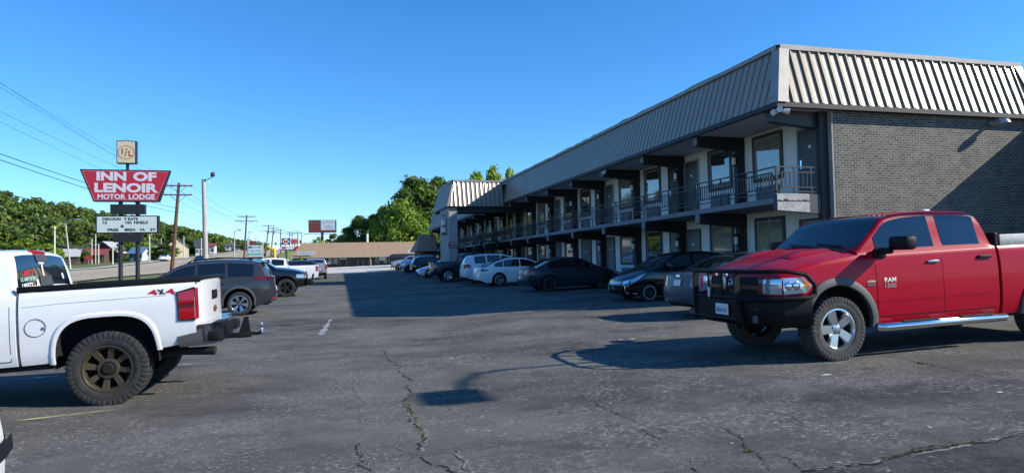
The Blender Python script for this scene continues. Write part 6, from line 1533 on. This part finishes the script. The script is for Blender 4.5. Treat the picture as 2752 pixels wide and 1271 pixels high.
house('pale roofed house up among the hillside trees', 425, 652, 22, 2.4, 1.5, 262, WHS, WR, .3, 8.)
house('house with flat tan roof under the message board', 345, 652, 30, 2.5, 1.2, 250, CRW, mat('tan_roof', (.4, .3, .2), .8), 0, 8.)
# low commercial strip near the hill crest
house('long low shop building beyond the cream house', 628, 684, 36, 2.6, 1.0, 330, WHS, GR, 0, 8., nwin=3)
house('white shop with a red band by the road bend', 563, 686, 30, 3., 1.0, 255, WHS, RR, 0, 6.)
# road signs
def post_sign(label, px, y0, y1, wpx, ybase, D, m, oct=False, letter=None):
    c = dep(px, (y0+y1)/2, D); z = ztr(c.x, c.y); o = thing('road_sign', label, 'sign', (c.x, c.y, z-.1), 0, 'signs across the road'); w_ = wpx/FPX*D; h = (y1-y0)/FPX*D; zc = c.z-z+.1
    b = MB(); b.tube([(0, .05, 0), (0, .05, zc)], .05, 6); b.build('post', GALV, o)
    b = MB(); n = 8 if oct else 4; b.prism([(w_/2*(1.08 if oct else 1.41)*math.cos((k+.5)*2*PI/n), zc+h/2*(1.08 if oct else 1.41)*math.sin((k+.5)*2*PI/n)) for k in range(n)], -.03, .03, 'y'); b.build('sign_face', m, o)
    if letter: b = MB(); text_mb(b, letter, w_*.7, h*.4, lambda u, v: (u, -.036, zc+v), .02); b.build('lettering', WHITELET, o)
post_sign('red stop sign beside the dark trees across the road', 419, 684, 692, 8, 702, 175, RR, True, 'STOP')
post_sign('wide red board on a post by the red roofed shed', 238, 687, 698, 18, 705, 160, mat('board_red', (.35, .04, .04), .6))
post_sign('maroon shop board above the blue roofed stand', 382, 669, 677, 17, 700, 174, mat('board_maroon', (.16, .03, .03), .6))
# green and white notice board
nb = thing('notice_board', 'white and green roadside board on two grey posts', 'sign', (0, 0, 0)); Y = 98.
a, c = atY(667, 690, Y), atY(705, 659, Y); zl = a.z-.45
for px in (665, 706): q = atY(px, 650 if px > 700 else 640, Y); b = MB(); b.tube([(q.x, Y+.1, ztr(q.x, Y)-.1), (q.x, Y+.1, q.z)], .09, 8); b.build('post', GALV, nb)
b = MB(); b.span((a.x, Y, a.z), (c.x, Y+.12, c.z)); fb_ = b.build('board_face', mat('board_pale_blue', (.50, .58, .62), .5), nb)
b = MB(); wd_ = c.x-a.x; hd = c.z-a.z; b.span((a.x+.05, Y-.02, a.z+.22), (c.x-.05, Y-.005, a.z+.5)); b.build('green_band', mat('board_green', (.12, .42, .28), .5), nb)
b = MB(); text_mb(b, 'M', wd_*.24, hd*.2, lambda u, v: (a.x+wd_*.16+u, Y-.015, a.z+hd*.83+v), .05); scribble(b, wd_*.8, hd*.12, lambda u, v: (a.x+wd_*.5+u, Y-.015, a.z+hd*.52+v), 4); scribble(b, wd_*.4, hd*.1, lambda u, v: (a.x+wd_*.55+u, Y-.015, a.z+hd*.82+v), 9); b.rbox((a.x+wd_*.82, Y-.02, a.z+hd*.83), (.3, .02, .14), .03, rz=0); b.build('lettering', mat('board_ink', (.05, .07, .11), .6), nb)
b = MB(); b.span((a.x, Y, a.z-.42), (c.x, Y+.1, a.z-.04)); b.build('lower_panel', DARKT, nb)
b = MB(); q = atY(678, 653, Y); b.span((q.x-.45, Y+.3, q.z-.28), (q.x+.45, Y+.42, q.z+.28)); tag(b.build('small_sign', mat('board_maroon', (.16, .03, .03), .6)), 'small maroon sign just above the green notice board', 'sign')
b = MB(); b.tube([(0, 0, 0), (0, 0, 3.3)], .06, 6); tag(b.build('sign_post', GALV, None, None, (q.x, Y+.4, q.z-.28-3.25)), 'thin post under the small maroon sign', 'post')
# fuel station
fs = thing('fuel_sign', 'blue fuel price sign with a red letter M on a white post', 'sign', (0, 0, 0)); Y = 232.
a, c = atY(757, 658, Y), atY(779, 640, Y); cx, cz = (a.x+c.x)/2, (a.z+c.z)/2
b = MB(); b.span((a.x, Y, a.z), (c.x, Y+.5, c.z)); b.build('sign_panel', mat('fuel_blue', (.02, .035, .17), .4), fs); b = MB(); r = (c.x-a.x)*.36
b.poly([(cx+r*1.12*math.cos((k+.5)*PI/3+PI/6), Y-.02, cz+r*math.sin((k+.5)*PI/3+PI/6)) for k in range(6)]); b.build('hexagon', WHITEP, fs)
b = MB(); text_mb(b, 'M', r*1.35, r*1.1, lambda u, v: (cx+u, Y-.05, cz+v), .06); b.build('letter', mat('fuel_red', (.45, .02, .03), .4), fs)
b = MB(); q = atY(768, 690, Y); b.tube([(q.x, Y+.25, ztr(q.x, Y)-.2), (q.x, Y+.25, a.z)], .35, 8); b.build('post', WHPOLE, fs)
board('red_sign', 'red shop sign with white lettering beside the blue fuel sign', 781, 642, 802, 656, 236, mat('shop_red', (.36, .02, .035), .5), ['~', '~'], WHITELET)
b = MB(); q = atY(792, 660, 236); b.tube([(q.x, 236.1, ztr(q.x, 236)), (q.x, 236.1, q.z+.6)], .2, 6); tag(b.build('sign_post', DARKT), 'dark post carrying the red shop sign', 'post')
fc = thing('fuel_canopy', 'white fuel station canopy with a red stripe and pointed blue edge', 'canopy', (0, 0, 0)); Y = 215.
a, c = atY(752, 672, Y), atY(812, 661, Y)
b = MB(); b.prism([(a.x-.9, a.z+.15), (a.x, a.z), (c.x, a.z), (c.x, c.z), (a.x+.6, c.z)], Y, Y+9, 'y'); b.build('canopy_deck', mat('canopy_white', (.6, .62, .66), .4), fc)
b = MB(); q0, q1 = atY(786, 671, Y), atY(806, 661, Y); b.prism([(q0.x, a.z+.02), (q0.x+1.2, a.z+.02), (q1.x, c.z-.02), (q1.x-1.2, c.z-.02)], Y-.03, Y-.005, 'y'); b.build('canopy_stripe', mat('fuel_red', (.45, .02, .03), .4), fc)
b = MB(); b.span((a.x, Y-.03, a.z), (c.x, Y-.005, a.z+.14)); b.build('canopy_edge', mat('fuel_blue', (.02, .035, .17), .4), fc)
b = MB(); q = atY(763, 666, Y); text_mb(b, 'M', 1.0, .8, lambda u, v: (q.x+u, Y-.03, q.z+v), .05); b.build('letter', mat('fuel_red', (.45, .02, .03), .4), fc)
for px in (768, 800): q = atY(px, 680, Y); b = MB(); b.span((q.x-.25, Y+3, ztr(q.x, Y)-.2), (q.x+.25, Y+3.5, a.z)); b.build('column', mat('column_cream', (.62, .56, .36), .6), fc)
# billboard
bb = thing('billboard', 'large red and white roadside billboard on a brown steel post', 'billboard', (0, 0, 0)); Y = 215.
a, c = atY(829, 625, Y), atY(901, 591, Y); w_, h_ = c.x-a.x, c.z-a.z
b = MB(); b.span((a.x, Y, a.z), (c.x+.35, Y+1.6, c.z)); b.build('board_box', mat('billboard_steel', (.06, .07, .10), .5), bb)
b = MB(); b.span((a.x+.1, Y-.04, a.z+.1), (c.x-.05, Y-.01, c.z-.1)); fc_ = b.build('poster', mat('poster_pale_blue', (.46, .54, .62), .5), bb)
b = MB(); b.span((a.x+.1, Y-.07, a.z+h_*.2), (a.x+w_*.46, Y-.045, c.z-.1)); b.build('poster_picture', mat('poster_food', (.07, .05, .03), .6, var=.9, vscale=.9), fc_)
b = MB()
for k in range(9): b.lathe([(.001, 0), (.42, .0), (.5, .02)], 14, 'y', 0, (a.x+w_*(.12+.26*random.random()), Y-.08-.002*k, a.z+h_*(.35+.42*random.random())))
b.build('poster_tomatoes', mat('poster_red', (.17, .03, .02), .5), fc_)
b = MB(); b.span((a.x+.1, Y-.07, a.z+.1), (c.x-.05, Y-.045, a.z+h_*.19)); b.build('poster_red_band', mat('poster_crimson', (.22, .015, .025), .5), fc_)
b = MB()
for x0, x1, z0, z1 in ((.52, .62, .70, .77), (.68, .82, .52, .58), (.58, .96, .40, .46), (.64, .90, .29, .34)): scribble(b, w_*(x1-x0), h_*(z1-z0), lambda u, v: (a.x+w_*(x0+x1)/2+u, Y-.075, a.z+h_*(z0+z1)/2+v), int(x0*99))
b.build('poster_writing', mat('poster_navy', (.03, .06, .18), .5), fc_)
b = MB(); scribble(b, w_*.27, h_*.08, lambda u, v: (a.x+w_*.8+u, Y-.075, a.z+h_*.84+v), 3); b.build('poster_headline', mat('poster_pink', (.5, .2, .22), .5), fc_)
b = MB(); b.span((a.x-1.2, Y-1.2, a.z-.55), (c.x-1.2, Y-.1, a.z-.45)); b.tube([(a.x-1.2, Y-1.2, a.z-.5), (a.x-.2, Y, a.z-.15)], .05, 5); b.build('catwalk', mat('billboard_steel', (.06, .07, .10), .5), bb)
b = MB(); q = atY(866, 640, Y); b.tube([(q.x, Y+.8, ztr(q.x, Y)-.2), (q.x, Y+.8, a.z)], .42, 12); b.build('post', mat('rusty_steel', (.13, .06, .045), .7), bb, 40)
# excavator
ex = thing('excavator', 'yellow excavator with a bent boom parked beyond the lot', 'excavator', (0, 0, 0)); YEL = mat('machine_yellow', (.62, .42, .03), .5); D = 150
e = [dep(*p, D) for p in ((739, 690), (737, 672), (718, 663), (706, 678))]; zg_ = ztr(e[0].x, e[0].y)
b = MB(); b.tube([(e[0].x, e[0].y, zg_+1.0), tuple(e[1])], .42, 6); b.tube([tuple(e[1]), tuple(e[2])], [.4, .28], 6); b.build('boom', YEL, ex)
b = MB(); b.tube([tuple(e[2]), tuple(e[3])], [.26, .2], 6); b.build('stick', YEL, ex)
b = MB(); b.prism([(e[3].x-.5, e[3].z-.9), (e[3].x+.6, e[3].z-1.0), (e[3].x+.5, e[3].z-.2), (e[3].x-.2, e[3].z)], e[3].y-.5, e[3].y+.5, 'y'); b.build('bucket', STEEL, ex)
b = MB(); b.rbox((e[0].x+.3, e[0].y+.2, zg_+1.4), (2.6, 2.2, 1.2), .15); b.build('cab', YEL, ex, 40); b = MB(); b.rbox((e[0].x+.2, e[0].y, zg_+.4), (3.4, 2.4, .8), .25); b.build('tracks', BLACK, ex, 40)
# traffic signal arm
ts = thing('traffic_signal', 'long traffic signal arm hung with black lamps over the road', 'traffic light', (0, 0, 0)); D = 262
l, r_ = dep(678, 653, D), dep(757, 655, D); b = MB(); b.tube([tuple(l), tuple(r_)], .13, 6); b.build('arm', GALV, ts); b = MB(); b.tube([(r_.x, r_.y, ztr(r_.x, r_.y)-.2), (r_.x, r_.y, r_.z+.5)], .2, 8); b.build('pole', GALV, ts)
for px in (687, 697, 712, 741): q = dep(px, 655, D); b = MB(); b.rbox(tuple(q), (.5, .4, 1.2), .08); b.lathe([(.001, 0), (.14, 0)], 10, 'y', 0, (q.x, q.y-.22, q.z+.35)); b.build('signal_head', DARKT, ts)
q = dep(807, 650, 240); b = MB(); b.rbox((0, 0, 0), (.55, .45, 1.3), .08); o = tag(b.build('signal_head', DARKT, None, 40, q), 'black signal lamp above the left end of the office roof', 'traffic light'); b = MB(); b.tube([(.0, .1, -.6), (0, .1, -7.5)], .1, 6); b.build('pole', GALV, o)
# cars on the road and lot clutter beyond
S = sedan(WHT2, L=4.6); veh('white_sedan', 'white car driving on the far road by the concrete pole', S, (-35.0, 168, ztr(-34, 168)+.02), (0, -1), PI/2, None, 0)
S = sedan(CHARC, L=4.6); veh('dark_sedan', 'dark car driving on the far road above the grey suv roof', S, (-27.0, 150, ztr(-27, 150)+.02), (0, -1), -PI/2, None, 0)
S = suv(WHT2, L=4.8); veh('white_suv', 'white suv parked in front of the cream house', S, (-45.2, 196, ztr(-45.2, 196)+.02), (0, -1), 0, None, 0)
S = pickup(WHT2, L=5.6); veh('white_pickup', 'white pickup parked far off beside the yellow excavator', S, (-9.0, 112, ztr(-9, 112)+.02), (0, 1), PI, None, 0)
S = suv(BLK, L=4.7); veh('black_suv', 'black suv parked beside the pointed shrub', S, (-7., 98, ztr(-7, 98)+.02), (0, 1), PI, None, 0)
